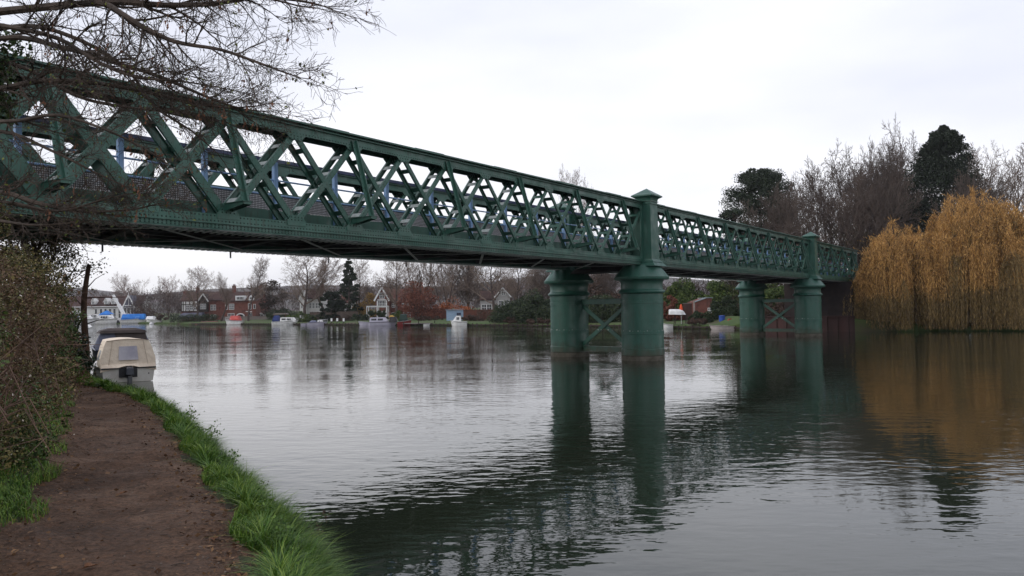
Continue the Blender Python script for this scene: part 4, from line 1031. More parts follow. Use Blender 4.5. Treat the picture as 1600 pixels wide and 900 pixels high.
# ------------------------------------------------------------------ weeping willows
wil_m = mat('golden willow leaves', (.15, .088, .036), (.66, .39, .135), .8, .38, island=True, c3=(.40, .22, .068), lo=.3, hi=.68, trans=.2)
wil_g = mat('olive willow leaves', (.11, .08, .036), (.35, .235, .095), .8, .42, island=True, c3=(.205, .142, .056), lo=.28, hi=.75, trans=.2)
def willow(px, ytop, Y, w_, seed, label, nc=120, base_h=.9, depth=None):
    r_ = np.random.default_rng(seed); rr = random.Random(seed); top = W(px, ytop, Y); H = top.z - base_h; R_ = w_ / 2; D_ = (depth or w_) / 2
    root = empty('weeping_willow', (top.x, Y, base_h)); tag(root, label, 'tree', 'weeping willows')
    mb = MB(); mb.tube([(0, 0, -.5), (.1, 0, H * .2), (-.15, .1, H * .42)], [.5, .4, .3], 10)
    tops = []
    for i in range(nc):
        a = 2.39996 * i + rr.uniform(-.3, .3); q = math.sqrt((i + .5) / nc) * rr.uniform(.85, 1.05) * (1 + .07 * math.sin(3 * a + seed))
        z = H * (.97 * math.sqrt(max(.0, 1 - min(1, q) ** 2.1 * .80)) + rr.gauss(0, .075))
        if rr.random() < .1 and q > .5: continue
        tops.append(Vector((R_ * q * math.cos(a), D_ * q * math.sin(a), z)))
    for i, t_ in enumerate(tops):
        if i % 3: continue
        mb.tube([(-.1, .05, H * .3), t_ * .45 + Vector((0, 0, H * .28)), t_ * .85 + Vector((0, 0, H * .10)), t_], [.17, .11, .06, .02], 5)
    mb.build('trunk', [bark], root)
    P = []; A = []; grp = []
    for i, c in enumerate(tops):
        q = math.hypot(c.x / R_, c.y / D_); ns = int(32 + 26 * q); rad = rr.uniform(.55, 1.5)
        full = rr.random() < (.35 + .65 * (q > .6))
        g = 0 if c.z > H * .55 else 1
        for s in range(ns):
            a = rr.uniform(0, 6.28); r0 = rad * rr.random() ** .6
            drop = max(.8, (c.z + .5) * rr.uniform(.86, 1.08)) if full else min(c.z, rr.uniform(1.2, 5.8) * (.5 + .5 * (i % 5) / 4))
            rise = .35 * (1 - (r0 / rad) ** 2) + rr.gauss(0, .12)
            n = max(4, int(drop / .19)); ox = math.cos(a) * r0 + c.x * .02; oy = math.sin(a) * r0
            sw = rr.gauss(0, .12); sv = rr.gauss(0, .12)
            for k in range(n):
                t_ = k / n
                x = c.x + ox * min(1, .35 + t_ * 2.2) + sw * math.sin(t_ * 3) + c.x * .05 * t_; y = c.y + oy * min(1, .35 + t_ * 2.2) + sv * t_ + c.y * .05 * t_
                z = c.z + rise * (1 - t_ * 3) - drop * t_ if t_ < .33 else c.z - drop * t_
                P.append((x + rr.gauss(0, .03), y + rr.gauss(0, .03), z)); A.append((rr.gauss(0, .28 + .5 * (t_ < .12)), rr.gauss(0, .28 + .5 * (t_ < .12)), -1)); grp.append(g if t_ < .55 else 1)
        for s in range(7):
            h_ = rr.uniform(.5, 1.3); dx, dy = rr.gauss(0, .35), rr.gauss(0, .35)
            for k in range(7):
                t_ = k / 6; P.append((c.x + dx * t_ * 1.6, c.y + dy * t_ * 1.6, c.z + h_ * (t_ - .35 * t_ * t_))); A.append((dx, dy, h_)); grp.append(0)
    P = np.array(P); A = np.array(A); grp = np.array(grp); P[:, 2] = np.maximum(P[:, 2], -.75 + .3 * r_.random(len(P)))
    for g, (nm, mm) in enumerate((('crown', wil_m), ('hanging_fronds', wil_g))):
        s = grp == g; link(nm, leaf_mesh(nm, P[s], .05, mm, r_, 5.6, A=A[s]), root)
    print('willow', len(P))
willow(1406, 368, 83.5, 9.2, 31, 'smaller golden weeping willow touching the bridge end', 110)
willow(1530, 326, 83, 14.5, 32, 'largest golden weeping willow, its fronds reaching the river', 210)
willow(1660, 335, 79, 11, 33, 'golden weeping willow cut by the right edge of the view', 120)

# ------------------------------------------------------------------ overhanging tree on the near bank (trunk outside the frame)
tb = Vector((-7.9, 7.2, 1.3)); rr = random.Random(77)
root = empty('overhanging_tree', tb); tag(root, 'bare tree at the upper left whose drooping twiggy boughs hang in front of the bridge', 'tree')
mb = MB(); tk = [tb - tb + Vector((0, 0, -.3)), Vector((.1, .1, 1.5)), Vector((.35, 0, 3.)), Vector((.5, .3, 4.6)), Vector((.4, .5, 7.))]
mb.tube(tk, [.34, .27, .24, .19, .12], 10); mb.build('trunk', [bark], root, smooth=True)
cat_m = mat('hanging seed keys', (.10, .045, .028), (.19, .09, .05), .85, 8)
bud_m = mat('last green leaves', (.07, .10, .02), (.2, .22, .05), .7, 8, island=True)
TW = MB(); keys = []; lvs = []
def twig(p, d, L, r, lvl, grav, chain):
    k = 6 if lvl < 2 else 4; pts = [p.copy()]; d = d.normalized()
    for i in range(k):
        d = (d + Vector((rr.gauss(0, .16), rr.gauss(0, .16), rr.gauss(0, .13) + grav))).normalized(); p = p + d * (L / k); pts.append(p.copy())
    TW.tube(pts, [max(.0013, r * (1 - .78 * i / k)) for i in range(k + 1)], (6, 5, 3, 3, 3)[lvl], cap=False)
    if lvl < 3:
        n = (10, 8, 5)[lvl]
        for i in range(n):
            t_ = (i + rr.random()) / n * .9 + .08; f = t_ * k; j = min(int(f), k - 1); q = pts[j].lerp(pts[j + 1], f - j); dd = (pts[j + 1] - pts[j]).normalized()
            s = dd.cross(Vector((rr.gauss(0, 1), rr.gauss(0, 1), rr.gauss(0, 1)))).normalized()
            twig(q, dd * .75 + s * rr.uniform(.4, .9), L * rr.uniform(.32, .55), r * .5, lvl + 1, grav * .5 + .03, chain)
    else:
        if rr.random() < .009: keys.append(pts[-1])
        if rr.random() < .1: lvs.append(pts[rr.randrange(1, k)])
def limb(pix, r0, r1, nside, ltw, grav=.0, k0=0., lv=1):
    pts = [W(x, y, Y) - tb for x, y, Y in pix]
    # smooth by subdividing
    sp = []
    for i in range(len(pts) - 1):
        for j in range(4): 
            t_ = j / 4; a = pts[max(i - 1, 0)]; b = pts[i]; c = pts[i + 1]; d = pts[min(i + 2, len(pts) - 1)]
            sp.append(.5 * ((2 * b) + (c - a) * t_ + (2 * a - 5 * b + 4 * c - d) * t_ ** 2 + (3 * b - a - 3 * c + d) * t_ ** 3))
    sp.append(pts[-1]); n = len(sp)
    TW.tube(sp, [r0 + (r1 - r0) * i / (n - 1) for i in range(n)], 7, cap=False)
    for i in range(nside):
        t_ = k0 + (1 - k0) * (i + rr.random()) / nside; f = t_ * (n - 1); j = min(int(f), n - 2); q = sp[j].lerp(sp[j + 1], f - j); dd = (sp[j + 1] - sp[j]).normalized()
        s = dd.cross(Vector((rr.gauss(0, 1), rr.gauss(0, .8), rr.gauss(0, 1)))).normalized()
        twig(q, dd * .8 + s * rr.uniform(.4, .8), ltw * (1.15 - .6 * t_) * rr.uniform(.6, 1.2), (r0 + (r1 - r0) * t_) * .5, lv, grav, 0)
    twig(sp[-1], sp[-1] - sp[-2], ltw * .6, r1, 2, grav, 0)
S0 = (-380, 60, 7.0)
limb([(-340, 120, 7.0), (-200, 70, 6.8), (-60, 28, 6.4), (60, 12, 6.2), (177, 3, 6.0), (253, 8, 5.9), (330, 6, 5.8), (400, -4, 5.7), (460, 0, 5.6), (500, 8, 5.6)], .042, .006, 20, .75, .0, .3)
limb([(100, 8, 6.15), (160, 6, 6.0), (190, 21, 5.8), (220, 40, 5.7), (262, 61, 5.6), (296, 70, 5.5), (346, 78, 5.4), (401, 97, 5.3), (436, 110, 5.2), (470, 122, 5.1)], .026, .004, 22, .62, .0, .1)
limb([(-320, 150, 7.2), (-160, 110, 7.0), (0, 60, 6.6), (100, 75, 6.3), (180, 98, 6.1), (250, 120, 6.0), (320, 150, 5.9), (370, 168, 5.8), (410, 174, 5.8)], .03, .004, 25, .66, .0, .25)
limb([(-320, 190, 7.3), (-140, 160, 7.1), (0, 139, 6.8), (60, 127, 6.6), (130, 128, 6.4), (210, 140, 6.3), (290, 158, 6.2), (350, 168, 6.2), (400, 166, 6.1)], .034, .005, 28, .6, -.01, .25)
limb([(-300, 90, 7.), (-120, 20, 6.7), (0, -30, 6.4), (120, -40, 6.2), (260, -22, 6.0), (380, -10, 5.8), (470, 10, 5.7)], .034, .005, 20, .75, -.03, .3)
limb([(-60, 60, 6.8), (40, 40, 6.5), (130, 65, 6.3), (200, 110, 6.1), (240, 165, 6.0), (300, 205, 6.0), (340, 240, 6.0)], .022, .004, 16, .55, -.02, .15)
limb([(-340, 260, 7.2), (-150, 285, 6.8), (0, 300, 6.3), (60, 318, 6.1), (130, 330, 6.0), (200, 328, 5.9), (250, 318, 5.8)], .03, .003, 20, .5, .02, .25)
limb([(-300, 230, 7.2), (-100, 220, 6.8), (0, 205, 6.5), (80, 235, 6.2), (150, 270, 6.1), (215, 300, 6.0)], .024, .003, 16, .5, -.02, .25)
limb([(-300, 300, 7.2), (-100, 330, 6.6), (0, 345, 6.2), (60, 352, 6.0), (140, 345, 5.9)], .022, .003, 12, .45, .02, .2)
limb([(-300, 120, 7.4), (-100, 100, 7.1), (20, 100, 6.9), (120, 150, 6.7), (200, 168, 6.6), (280, 176, 6.5), (350, 190, 6.4)], .026, .003, 20, .55, -.01, .3)
limb([(-300, 150, 6.4), (-100, 180, 6.1), (10, 190, 5.8), (90, 180, 5.7), (170, 205, 5.6), (230, 235, 5.6), (270, 262, 5.6)], .02, .003, 20, .5, -.02, .3)
limb([(-300, 60, 6.4), (-120, 30, 6.1), (0, 40, 5.9), (90, 60, 5.8), (150, 95, 5.7), (210, 120, 5.6), (290, 128, 5.6), (360, 140, 5.6)], .026, .003, 26, .55, 0, .3)
limb([(-300, 330, 6.4), (-100, 325, 6.0), (0, 315, 5.8), (90, 330, 5.7), (160, 312, 5.7), (215, 300, 5.7)], .018, .0025, 22, .42, .02, .3)
crown = TW.build('crown', [bark], root)
km = MB()
for q in keys:
    for j in range(4):
        e = q + Vector((rr.gauss(0, .012), rr.gauss(0, .012), -rr.uniform(.03, .09))); km.tube([q, e], [.001, .001], 3)
        r = rr.uniform(.005, .010); km.add([(e.x - r, e.y, e.z), (e.x, e.y + r * .4, e.z + r), (e.x + r, e.y, e.z), (e.x, e.y - r * .4, e.z - r * 2)], [(0, 1, 2, 3)])
tag(km.build('seed_keys', [cat_m], root), kind='stuff')
iv = clump_points(rng, np.array([tuple(W(x, y, 6.9) - tb) for x, y in ((-15, 120), (-5, 160), (8, 140), (-25, 90), (4, 108), (-20, 40), (0, 175), (15, 70))]), [.16] * 8, 260, 1, .2)
link('ivy', leaf_mesh('ivy', iv, .032, mat('climbing ivy', (.015, .035, .01), (.06, .10, .02), .5, 3, island=True), rng, 1.2), root)
if lvs: link('leaves', leaf_mesh('leaves', np.array([tuple(v) for v in lvs]), .016, bud_m, rng, 1.6), root)
print('overhang faces', len(TW.f))

# small leafy tree and bare stems on the near bank, left of the dead trunk
T, C, tips = grow(41, 6.5, 2.6, .16, 11, 7, 5, 3, up_=.35, first=.35, rmin=.006)
b = W(72, 560, 27); b.z = ground_h(b.x, b.y)
root = empty('bank_tree', b); tag(root, 'small crooked tree with sparse brown leaves behind the brambles on the near bank', 'tree')
T.build('trunk', [bark], root, smooth=True); C.build('crown', [bark], root)
P = np.array([tuple(t_) for t_ in tips]); P = P[rng.random(len(P)) < .8]; P = np.repeat(P, 3, 0) + rng.normal(size=(len(P) * 3, 3)) * .09
link('leaves', leaf_mesh('leaves', P, .05, brown_f, rng, 1.3), root)
T, C, tips = grow(43, 6, 2.3, .14, 10, 7, 5, 2, up_=.3, first=.25, rmin=.006)
b = W(30, 560, 24); b.z = ground_h(b.x, b.y)
root = empty('bank_tree', b); tag(root, 'second thin tree of the near bank, partly hidden by the brambles at the left edge', 'tree')
T.build('trunk', [bark], root, smooth=True); C.build('crown', [bark], root)
P = np.array([tuple(t_) for t_ in tips]); P = np.repeat(P, 4, 0) + rng.normal(size=(len(P) * 4, 3)) * .12
link('leaves', leaf_mesh('leaves', P, .055, bram_m, rng, 1.3), root)
# ================================================================== BOATS
def hull_mesh(L, B, fb, bow=.35, mats=(gel,), stripe=None, transom=1., rake=.12):
    """open topped hull: stern at x=0, bow at x=L"""
    mb = MB(); ns = 14; prof = []
    for i in range(ns + 1):
        t_ = i / ns; hb = B / 2 * (transom + (1 - transom) * min(1, t_ * 3)) * (1 - max(0, (t_ - .45) / .55) ** 2.4)
        hb = max(hb, .01); sh = fb * (1 + bow * t_ ** 2)
        xo = t_ * L; xk = xo - rake * L * max(0, (t_ - .6) / .4) ** 1.5
        prof.append([(xk, 0, -.35 + .3 * t_ ** 4), (xk, hb * .72, -.25 + .2 * t_ ** 3), (xo * .3 + xk * .7, hb * .9, .05), (xo * .7 + xk * .3, hb * .97, sh * .62), (xo, hb, sh), (xo, hb * 1.03, sh), (xo, hb * 1.03, sh + .03), (xo, max(.005, hb - .07), sh + .03), (xo, max(.003, hb - .08), sh - .12)])
    k = len(prof[0]); vs = []
    for p in prof:
        for x, y, z in p: vs.append((x, y, z))
        for x, y, z in p: vs.append((x, -y, z))
    fs = []; mi = []
    for i in range(ns):
        a = i * 2 * k; b = a + 2 * k
        for j in range(k - 1):
            fs.append((a + j, b + j, b + j + 1, a + j + 1)); mi.append(1 if stripe and j in (4, 5) else 2 if stripe and j in (0, 1) and len(mats) > 2 else 0)
            fs.append((a + k + j, a + k + j + 1, b + k + j + 1, b + k + j)); mi.append(mi[-1])
        fs.append((a + k - 1, b + k - 1, b + 2 * k - 1, a + 2 * k - 1)); mi.append(0)      # deck / sole
    fs.append((0, 1, 2, 3, 4, 4 + k, 3 + k, 2 + k, 1 + k)); mi.append(0)
    mb.v = vs; mb.f = fs; mb.m = mi; return mb.mesh('hull', list(mats), True)
def canvas_mesh(x0, x1, w0, w1, z0, z1, mats, bow_in=.1, n=8, crown=.12):
    """a fabric cover over hoops between x0 and x1: bottom half width w0, top half width w1"""
    mb = MB(); secs = []
    prof = [(w0, z0), (w0 * .99, z0 + (z1 - z0) * .35), (w1 * 1.02, z0 + (z1 - z0) * .8), (w1 * .92, z1 - .03), (w1 * .5, z1 + crown * .6), (0, z1 + crown)]
    prof = prof + [(-a, b) for a, b in prof[-2::-1]]
    for i in range(n + 1):
        t_ = i / n; x = x0 + (x1 - x0) * t_; sag = .03 * math.sin(t_ * math.pi * 3) ** 2
        sc_ = 1 - bow_in * t_ ** 2
        secs.append([(x + (.25 * (b - z0) / (z1 - z0) if i == 0 else -.25 * (b - z0) / (z1 - z0) if i == n else 0), a * sc_, b - sag * (b > z0 + .1)) for a, b in prof])
    k = len(prof); vs = [v for s in secs for v in s]
    fs = [(i * k + j, i * k + j + 1, (i + 1) * k + j + 1, (i + 1) * k + j) for i in range(n) for j in range(k - 1)]
    fs += [tuple(range(k)), tuple(n * k + j for j in range(k - 1, -1, -1))]
    mb.add(vs, fs); return mb.mesh('canopy', mats, False)
beige_c = mat('beige canvas', (.76, .65, .52), (.66, .55, .43), .85, 2.2, .07, 2.6)
dark_c = mat('charcoal canvas', (.075, .058, .052), (.045, .036, .034), .85, 2, .02, 4)
grey_c = mat('blue grey canvas', (.14, .15, .2), (.09, .10, .15), .7, 2, .02, 4)
hull_w = mat('weathered cream hull', (.78, .76, .71), (.64, .6, .55), .45, 2.5, .004, 6, spec=.4)
rubber = mat('black rubber', (.02, .02, .022), (.035, .035, .04), .5, 4)
eng = mat('outboard cowl', (.02, .024, .035), (.04, .045, .06), .3, 3, spec=.5)
film = mat('clear plastic window', (.46, .44, .48), (.26, .25, .31), .22, 1.5, .02, 2.5, spec=.5)

# beige covered cruiser moored at the bank
st = G(201, 597, 0); HD = math.atan2(.84, -.53)               # heading of the bow
root = empty('cabin_boat', (st.x, st.y, 0), HD); tag(root, 'small white cruiser under a beige canvas canopy, moored stern towards the path', 'boat', 'boats moored at the near bank')
BB = 2.2
link('hull', hull_mesh(6.2, BB, .62, .35, (hull_w,), transom=.94), root)
tr = MB()
tr.hexa([(-.04, -.98, .02), (.0, -.98, .02), (.0, .98, .02), (-.04, .98, .02), (-.1, -1.06, .60), (-.02, -1.06, .60), (-.02, 1.06, .60), (-.1, 1.06, .60)])
tr.build('transom', [hull_w], root)
s_ = MB(); s_.box(-.16, -1.1, .60, .0, -.36, .655); s_.box(-.16, .42, .60, .0, 1.1, .655); s_.build('rubbing_strip', [rubber], root)
s_ = MB(); s_.box(.0, -.36, .1, .03, .42, .6); s_.box(-.125, -.34, .22, -.102, .4, .62); s_.build('engine_well', [rubber], root)
cm = canvas_mesh(.02, 3.6, 1.12, .93, .66, 1.86, [beige_c], .15, 10, .05)
cano = link('canopy', cm, root)
wb = MB(); wb.add([(.055 - .035, -.40, .98), (.055 - .035, .40, .98), (.18, .36, 1.58), (.18, -.36, 1.58), (.035, -.40, .98), (.035, .40, .98), (.195, .36, 1.58), (.195, -.36, 1.58)], [(0, 1, 2, 3), (7, 6, 5, 4), (0, 4, 5, 1), (1, 5, 6, 2), (2, 6, 7, 3), (3, 7, 4, 0)])
wb.build('rear_window', [film], cano)
wd = MB(); wd.box(.7, 1.06, 1.0, 2.2, 1.07, 1.35); 
for s in (-1, 1):
    sw = MB(); 
    sw.add([(.5, s * 1.125, .98), (1.6, s * 1.12, .98), (1.6, s * 1.0, 1.4), (.62, s * 1.0, 1.4), (.5, s * 1.10, .98), (1.6, s * 1.09, .98), (1.6, s * .97, 1.4), (.62, s * .97, 1.4)], [(0, 1, 2, 3), (7, 6, 5, 4), (0, 4, 5, 1), (1, 5, 6, 2), (2, 6, 7, 3), (3, 7, 4, 0)]); sw.build('side_window', [film], cano)
# sagging hem of the canvas over the stern
hm = MB(); pr_ = []
for i in range(13):
    a = -1 + i / 6; pr_.append((a * 1.12, .64 - .16 * (abs(a) ** 2.2) + .10 * (abs(a) < .45) * (1 - (a / .45) ** 2)))
hm.add([(-.13, y, z) for y, z in pr_] + [(.02, y * .985, .80) for y, z in pr_] + [(-.11, y, z) for y, z in pr_] + [(.05, y * .985, .80) for y, z in pr_],
       [(i, i + 1, i + 14, i + 13) for i in range(12)] + [(26 + i, 39 + i, 40 + i, 27 + i) for i in range(12)] + [(i, 26 + i, 27 + i, i + 1) for i in range(12)] + [(13 + i, 14 + i, 40 + i, 39 + i) for i in range(12)])
hm.build('canvas_hem', [beige_c], cano)
seam = MB()
for s in (-1, 1): seam.tube([(.25, s * .62, 1.86), (.11, s * .72, 1.2), (-.01, s * .80, .70)], .008, 5)
seam.tube([(.26, -.84, 1.83), (.24, 0, 1.905), (.26, .84, 1.83)], .012, 5); seam.build('seam', [mat('canvas piping', (.36, .27, .2), (.3, .22, .16), .8)], cano)
ob = MB()
ob.hexa([(-.62, -.16, .34), (-.16, -.14, .30), (-.16, .14, .30), (-.62, .16, .34), (-.56, -.13, .66), (-.18, -.12, .70), (-.18, .12, .70), (-.56, .13, .66)])
ob.hexa([(-.5, -.08, -.35), (-.3, -.08, -.35), (-.3, .08, -.35), (-.5, .08, -.35), (-.46, -.1, .335), (-.26, -.1, .31), (-.26, .1, .31), (-.46, .1, .335)])
o = ob.build('outboard_motor', [eng], root); bv = o.modifiers.new('b', 'BEVEL'); bv.width = .035; bv.segments = 3
hd = MB(); hd.tube([(-.3, .02, .52), (-.12, .10, .62), (.0, .16, .66)], .022, 6); hd.build('tiller', [rubber], o)
cl = MB(); cl.box(-.2, -.12, .38, -.1, -.02, .72); cl.box(-.2, .03, .38, -.1, .12, .72); cl.build('mounting_bracket', [steel_dark], o)
lg = MB(); lg.tube([(-.11, -.8, .36), (-.125, -.8, .36)], .03, 10); lg.build('drain_fitting', [rubber], root)
rope = MB(); q0 = Vector((.3, 1.08, .7)); q1 = Vector((-1.2, 2.4, 1.1)); rope.tube([q0, q0.lerp(q1, .5) - Vector((0, 0, .15)), q1], .012, 5); rope.build('mooring_rope', [mat('old rope', (.3, .25, .17), (.2, .16, .11), .9, 10)], root)
rope = MB()
# second boat with dark canopy
st2 = G(196, 574, 0)
root = empty('cabin_boat', (st2.x - .35, st2.y + .5, 0), math.atan2(.86, -.5)); tag(root, 'larger blue grey motor cruiser with a dark charcoal canopy, moored just beyond the beige one', 'boat', 'boats moored at the near bank')
grey_h = mat('slate blue hull', (.10, .115, .17), (.075, .085, .13), .35, 2, spec=.5)
link('hull', hull_mesh(8.5, 2.9, .95, .3, (grey_h,), transom=.95), root)
c2 = link('canopy', canvas_mesh(.1, 2.4, 1.42, 1.2, 1.0, 1.95, [grey_c], .05, 6, .05), root)
dt = MB(); dt.frustum(1.25, 0, 1.93, 2.08, 1.12, 1.27, 1.06, 1.14); dt.frustum(1.25, 0, 2.083, 2.2, 1.04, 1.12, .8, .7); dt.build('canopy_top', [dark_c], c2)
dd = MB(); dd.add([(.015, -1.30, 1.15), (.015, .20, 1.15), (.27, .45, 1.93), (.27, -1.18, 1.93), (.04, -1.30, 1.15), (.04, .20, 1.15), (.30, .45, 1.93), (.30, -1.18, 1.93)], [(0, 1, 2, 3), (7, 6, 5, 4), (0, 4, 5, 1), (1, 5, 6, 2), (2, 6, 7, 3), (3, 7, 4, 0)]); dd.build('rear_flap', [dark_c], c2)
cb = MB(); cb.frustum(4.2, 0, 1.0, 1.6, 2.0, 1.2, 1.6, 1.0); cb.build('cabin', [grey_h], root)
sw = MB(); sw.box(-.02, .5, .62, .02, 1.25, .85); sw.build('stern_panel', [mat('pale stern panel', (.4, .4, .48), (.3, .3, .38), .3)], root)

red_c = mat('red canvas', (.55, .10, .085), (.42, .07, .06), .7, 2)
blue_c = mat('bright blue tarpaulin', (.02, .20, .60), (.015, .14, .48), .6, .8, .05, 1.5)
navy_c = mat('navy canvas', (.02, .035, .12), (.03, .05, .17), .7, 1)
yell_c = mat('mustard canvas', (.42, .27, .05), (.32, .2, .04), .7, 1)
black_h = mat('black hull', (.015, .015, .018), (.03, .028, .03), .4, 1)
red_h = mat('dark red hull', (.25, .03, .03), (.16, .025, .025), .4, 1)
lilac_h = mat('pale lilac hull', (.50, .48, .56), (.42, .40, .47), .4, 1)
wood_m2 = mat('varnished wood', (.25, .12, .05), (.15, .07, .03), .5, 3)
def boat(x0, x1, label, B=2.4, fb=.7, flip=False, hull=(gel,), cabin=None, cover=None, Y=None, z=0., yaw=0., kind='motor_boat', bow=.35, out=2.2, grp=None, transom=.95, extra=None, yref=None):
    xc = (x0 + x1) / 2; Y = Y or bank_edge_at(xc) - out; L = (x1 - x0) * Y / F / max(.3, math.cos(yaw)); p = W(xc, 507, Y)
    root = empty(kind, (p.x, Y, z), yaw + (math.pi if flip else 0)); tag(root, label, 'boat', grp)
    me = hull_mesh(L, B, fb, bow, hull, stripe=len(hull) > 1, transom=transom); h = link('hull', me, root, (-L / 2, 0, 0))
    if cabin:
        a, b, hh, m_ = cabin; c = MB(); xa, xb = -L / 2 + a * L, -L / 2 + b * L; zz = fb * 1.02
        c.hexa([(xa, -B * .38, zz - .1), (xb + hh * .5, -B * .3, zz - .1), (xb + hh * .5, B * .3, zz - .1), (xa, B * .38, zz - .1), (xa + .1, -B * .33, zz + hh), (xb - hh * .3, -B * .27, zz + hh), (xb - hh * .3, B * .27, zz + hh), (xa + .1, B * .33, zz + hh)])
        cb = c.build('cabin', [m_], root); nW = max(2, int((xb - xa) / 1.1))
        for s in (-1, 1):
            for i in range(nW):
                w0 = xa + .35 + (xb - xa - .7) * i / nW; w1 = w0 + (xb - xa - .7) / nW * .8; q = MB()
                y_ = lambda zf: s * (B * .375 - B * .045 * zf + .012)
                q.hexa([(w0, y_(.35) - .012, zz + hh * .35), (w1, y_(.35) - .012 - s * .04, zz + hh * .35), (w1, y_(.35) + .012, zz + hh * .35), (w0, y_(.35) + .012, zz + hh * .35), (w0 + .03, y_(.8) - .012, zz + hh * .78), (w1 + .02, y_(.8) - .012, zz + hh * .78), (w1 + .02, y_(.8) + .012, zz + hh * .78), (w0 + .03, y_(.8) + .012, zz + hh * .78)])
                q.build('window', [glass], cb)
    if cover:
        a, b, hh, m_ = cover; link('canopy', canvas_mesh(-L / 2 + a * L, -L / 2 + b * L, B * .48, B * .34, fb * 1.0, fb + hh, [m_], .3, 6, .1), root)
    rl = MB(); zr = fb * (1 + bow) + .45
    if L > 4:
        pts = []
        for i in range(5):
            t_ = .62 + .37 * i / 4; hb = B / 2 * (1 - max(0, (t_ - .45) / .55) ** 2.4) * .95; pts.append(Vector((-L / 2 + t_ * L, hb, zr - .12 * (4 - i) / 4)))
        for s in (-1, 1):
            pp = [Vector((p_.x, p_.y * s, p_.z)) for p_ in pts]; rl.tube(pp, .02, 4)
            for p_ in pp: rl.tube([p_, (p_.x, p_.y, fb * 1.05)], .015, 4)
        rl.build('bow_rail', [white], root)
    if extra: extra(root, L, B, fb)
    return root
def nb_extra(root, L, B, fb):
    q = MB(); q.frustum(L * .36, 0, fb * .9, fb + .95, L * .13, B * .46, L * .09, B * .3); q.build('bow_cover', [black_h], root)
    q = MB(); q.frustum(L * .30, 0, fb + .953, fb + 1.25, L * .09, B * .32, L * .03, B * .1); q.build('yellow_cover', [yell_c], root)
    q = MB(); q.tube([(L * .22, 0, fb + .5), (L * .22, 0, fb + 1.9)], .14, 8); q.build('chimney', [mat('rusty chimney', (.25, .14, .1), (.15, .09, .07), .8)], root)
boat(352, 380, 'white boat with a red canopy moored below the brick mansion', 2.4, 1.0, True, (gel, navy_c, red_h), None, (.15, .72, 1.15, red_c))
boat(427, 466, 'long white cruiser moored right of the mansion garden', 2.8, .8, False, (gel,), (.32, .85, .9, gel), (.02, .28, 1.3, navy_c))
boat(444, 452, 'small white dinghy tied ahead of the long white cruiser', 1.4, .4, False, (gel,), None, None, kind='dinghy', out=6)
boat(482, 512, 'low grey blue launch with a pale windscreen below the holly', 2.2, .6, False, (lilac_h, navy_c), (.5, .72, .5, gel), (.08, .45, .35, grey_c))
boat(471, 484, 'tiny grey tender with a white fender at the stern of the low launch', 1.4, .4, False, (lilac_h,), None, None, kind='dinghy', out=5)
boat(577, 621, 'long pale narrowboat with a row of windows and black and mustard covers', 2.3, .75, False, (lilac_h, black_h), (.03, .62, .85, lilac_h), None, kind='narrowboat', bow=.15, extra=nb_extra, out=4)
boat(622, 643, 'short boat with a dark green canopy and a red hull behind the narrowboat', 2.2, .8, False, (red_h, white), None, (.12, .72, 1.35, mat('dark green canvas', (.012, .03, .022), (.02, .04, .03), .7)), out=2.5)
boat(560, 583, 'open grey workboat nearly hidden left of the narrowboat', 2, .6, True, (lilac_h,), None, None, out=1.6)
boat(704, 730, 'little white cabin boat with a wheelhouse below the blue shed', 2.1, .75, True, (gel,), (.35, .75, 1.05, gel), None)
boat(662, 672, 'low white punt beside the landing stage right of the narrowboat', 1.2, .3, False, (gel,), None, None, kind='punt', out=1.6)
boat(1108, 1146, 'white open rowing boat moored left of the second pier', 1.5, .38, True, (mat('pinkish white hull', (.62, .55, .52), (.5, .44, .42), .4), ), None, None, kind='rowing_boat', out=1.5, bow=.5)
boat(1034, 1050, 'white dinghy poking out from behind the near pier', 1.5, .5, True, (gel,), None, None, kind='dinghy', out=1.2)
# marina at the boathouse
YM = 262
boat(134, 160, 'white cruiser with an arched radar bar at the left of the marina', 3.6, 1.6, False, (gel,), (.25, .75, 1.6, gel), None, Y=YM - 8, yaw=.3)
boat(150, 186, 'second white marina cruiser, in front of the blue gazebo', 3.6, 1.4, False, (gel,), (.25, .7, 1.4, gel), None, Y=YM - 14, yaw=-.2)
boat(120, 150, 'white cruiser farthest left, half hidden by the dead trunk', 3.4, 1.5, False, (gel,), (.2, .7, 1.5, gel), (.0, .2, 1.4, navy_c), Y=YM - 20, yaw=.1)
boat(192, 228, 'boat wrapped in a bright blue tarpaulin on the marina bank', 4, 1.3, False, (gel,), None, (.04, .96, 1.7, blue_c), Y=YM - 6, yaw=.15)
boat(228, 244, 'upturned looking white hull right of the blue tarpaulin', 2.6, 1.2, True, (gel,), None, (.1, .9, 1.0, white), Y=YM - 12)
boat(236, 252, 'white tender at the bank end of the marina', 2.4, 1.0, False, (gel,), (.3, .7, .7, gel), None, Y=YM - 20, yaw=.4)
boat(128, 146, 'white launch low in the water beside the dark canopied cruiser', 2.4, .9, False, (gel,), (.3, .7, .6, gel), None, Y=120, yaw=.2)
buoy = MB(); buoy.lathe(0, 0, [(.05, -.3), (.35, -.2), (.5, .1), (.38, .42), (.08, .52)], 14)
p = W(236, 506, 226); tag(buoy.build('mooring_buoy', [white], None, (p.x, 226, .05), smooth=True), 'round white buoy floating by the end of the marina bank', 'buoy')

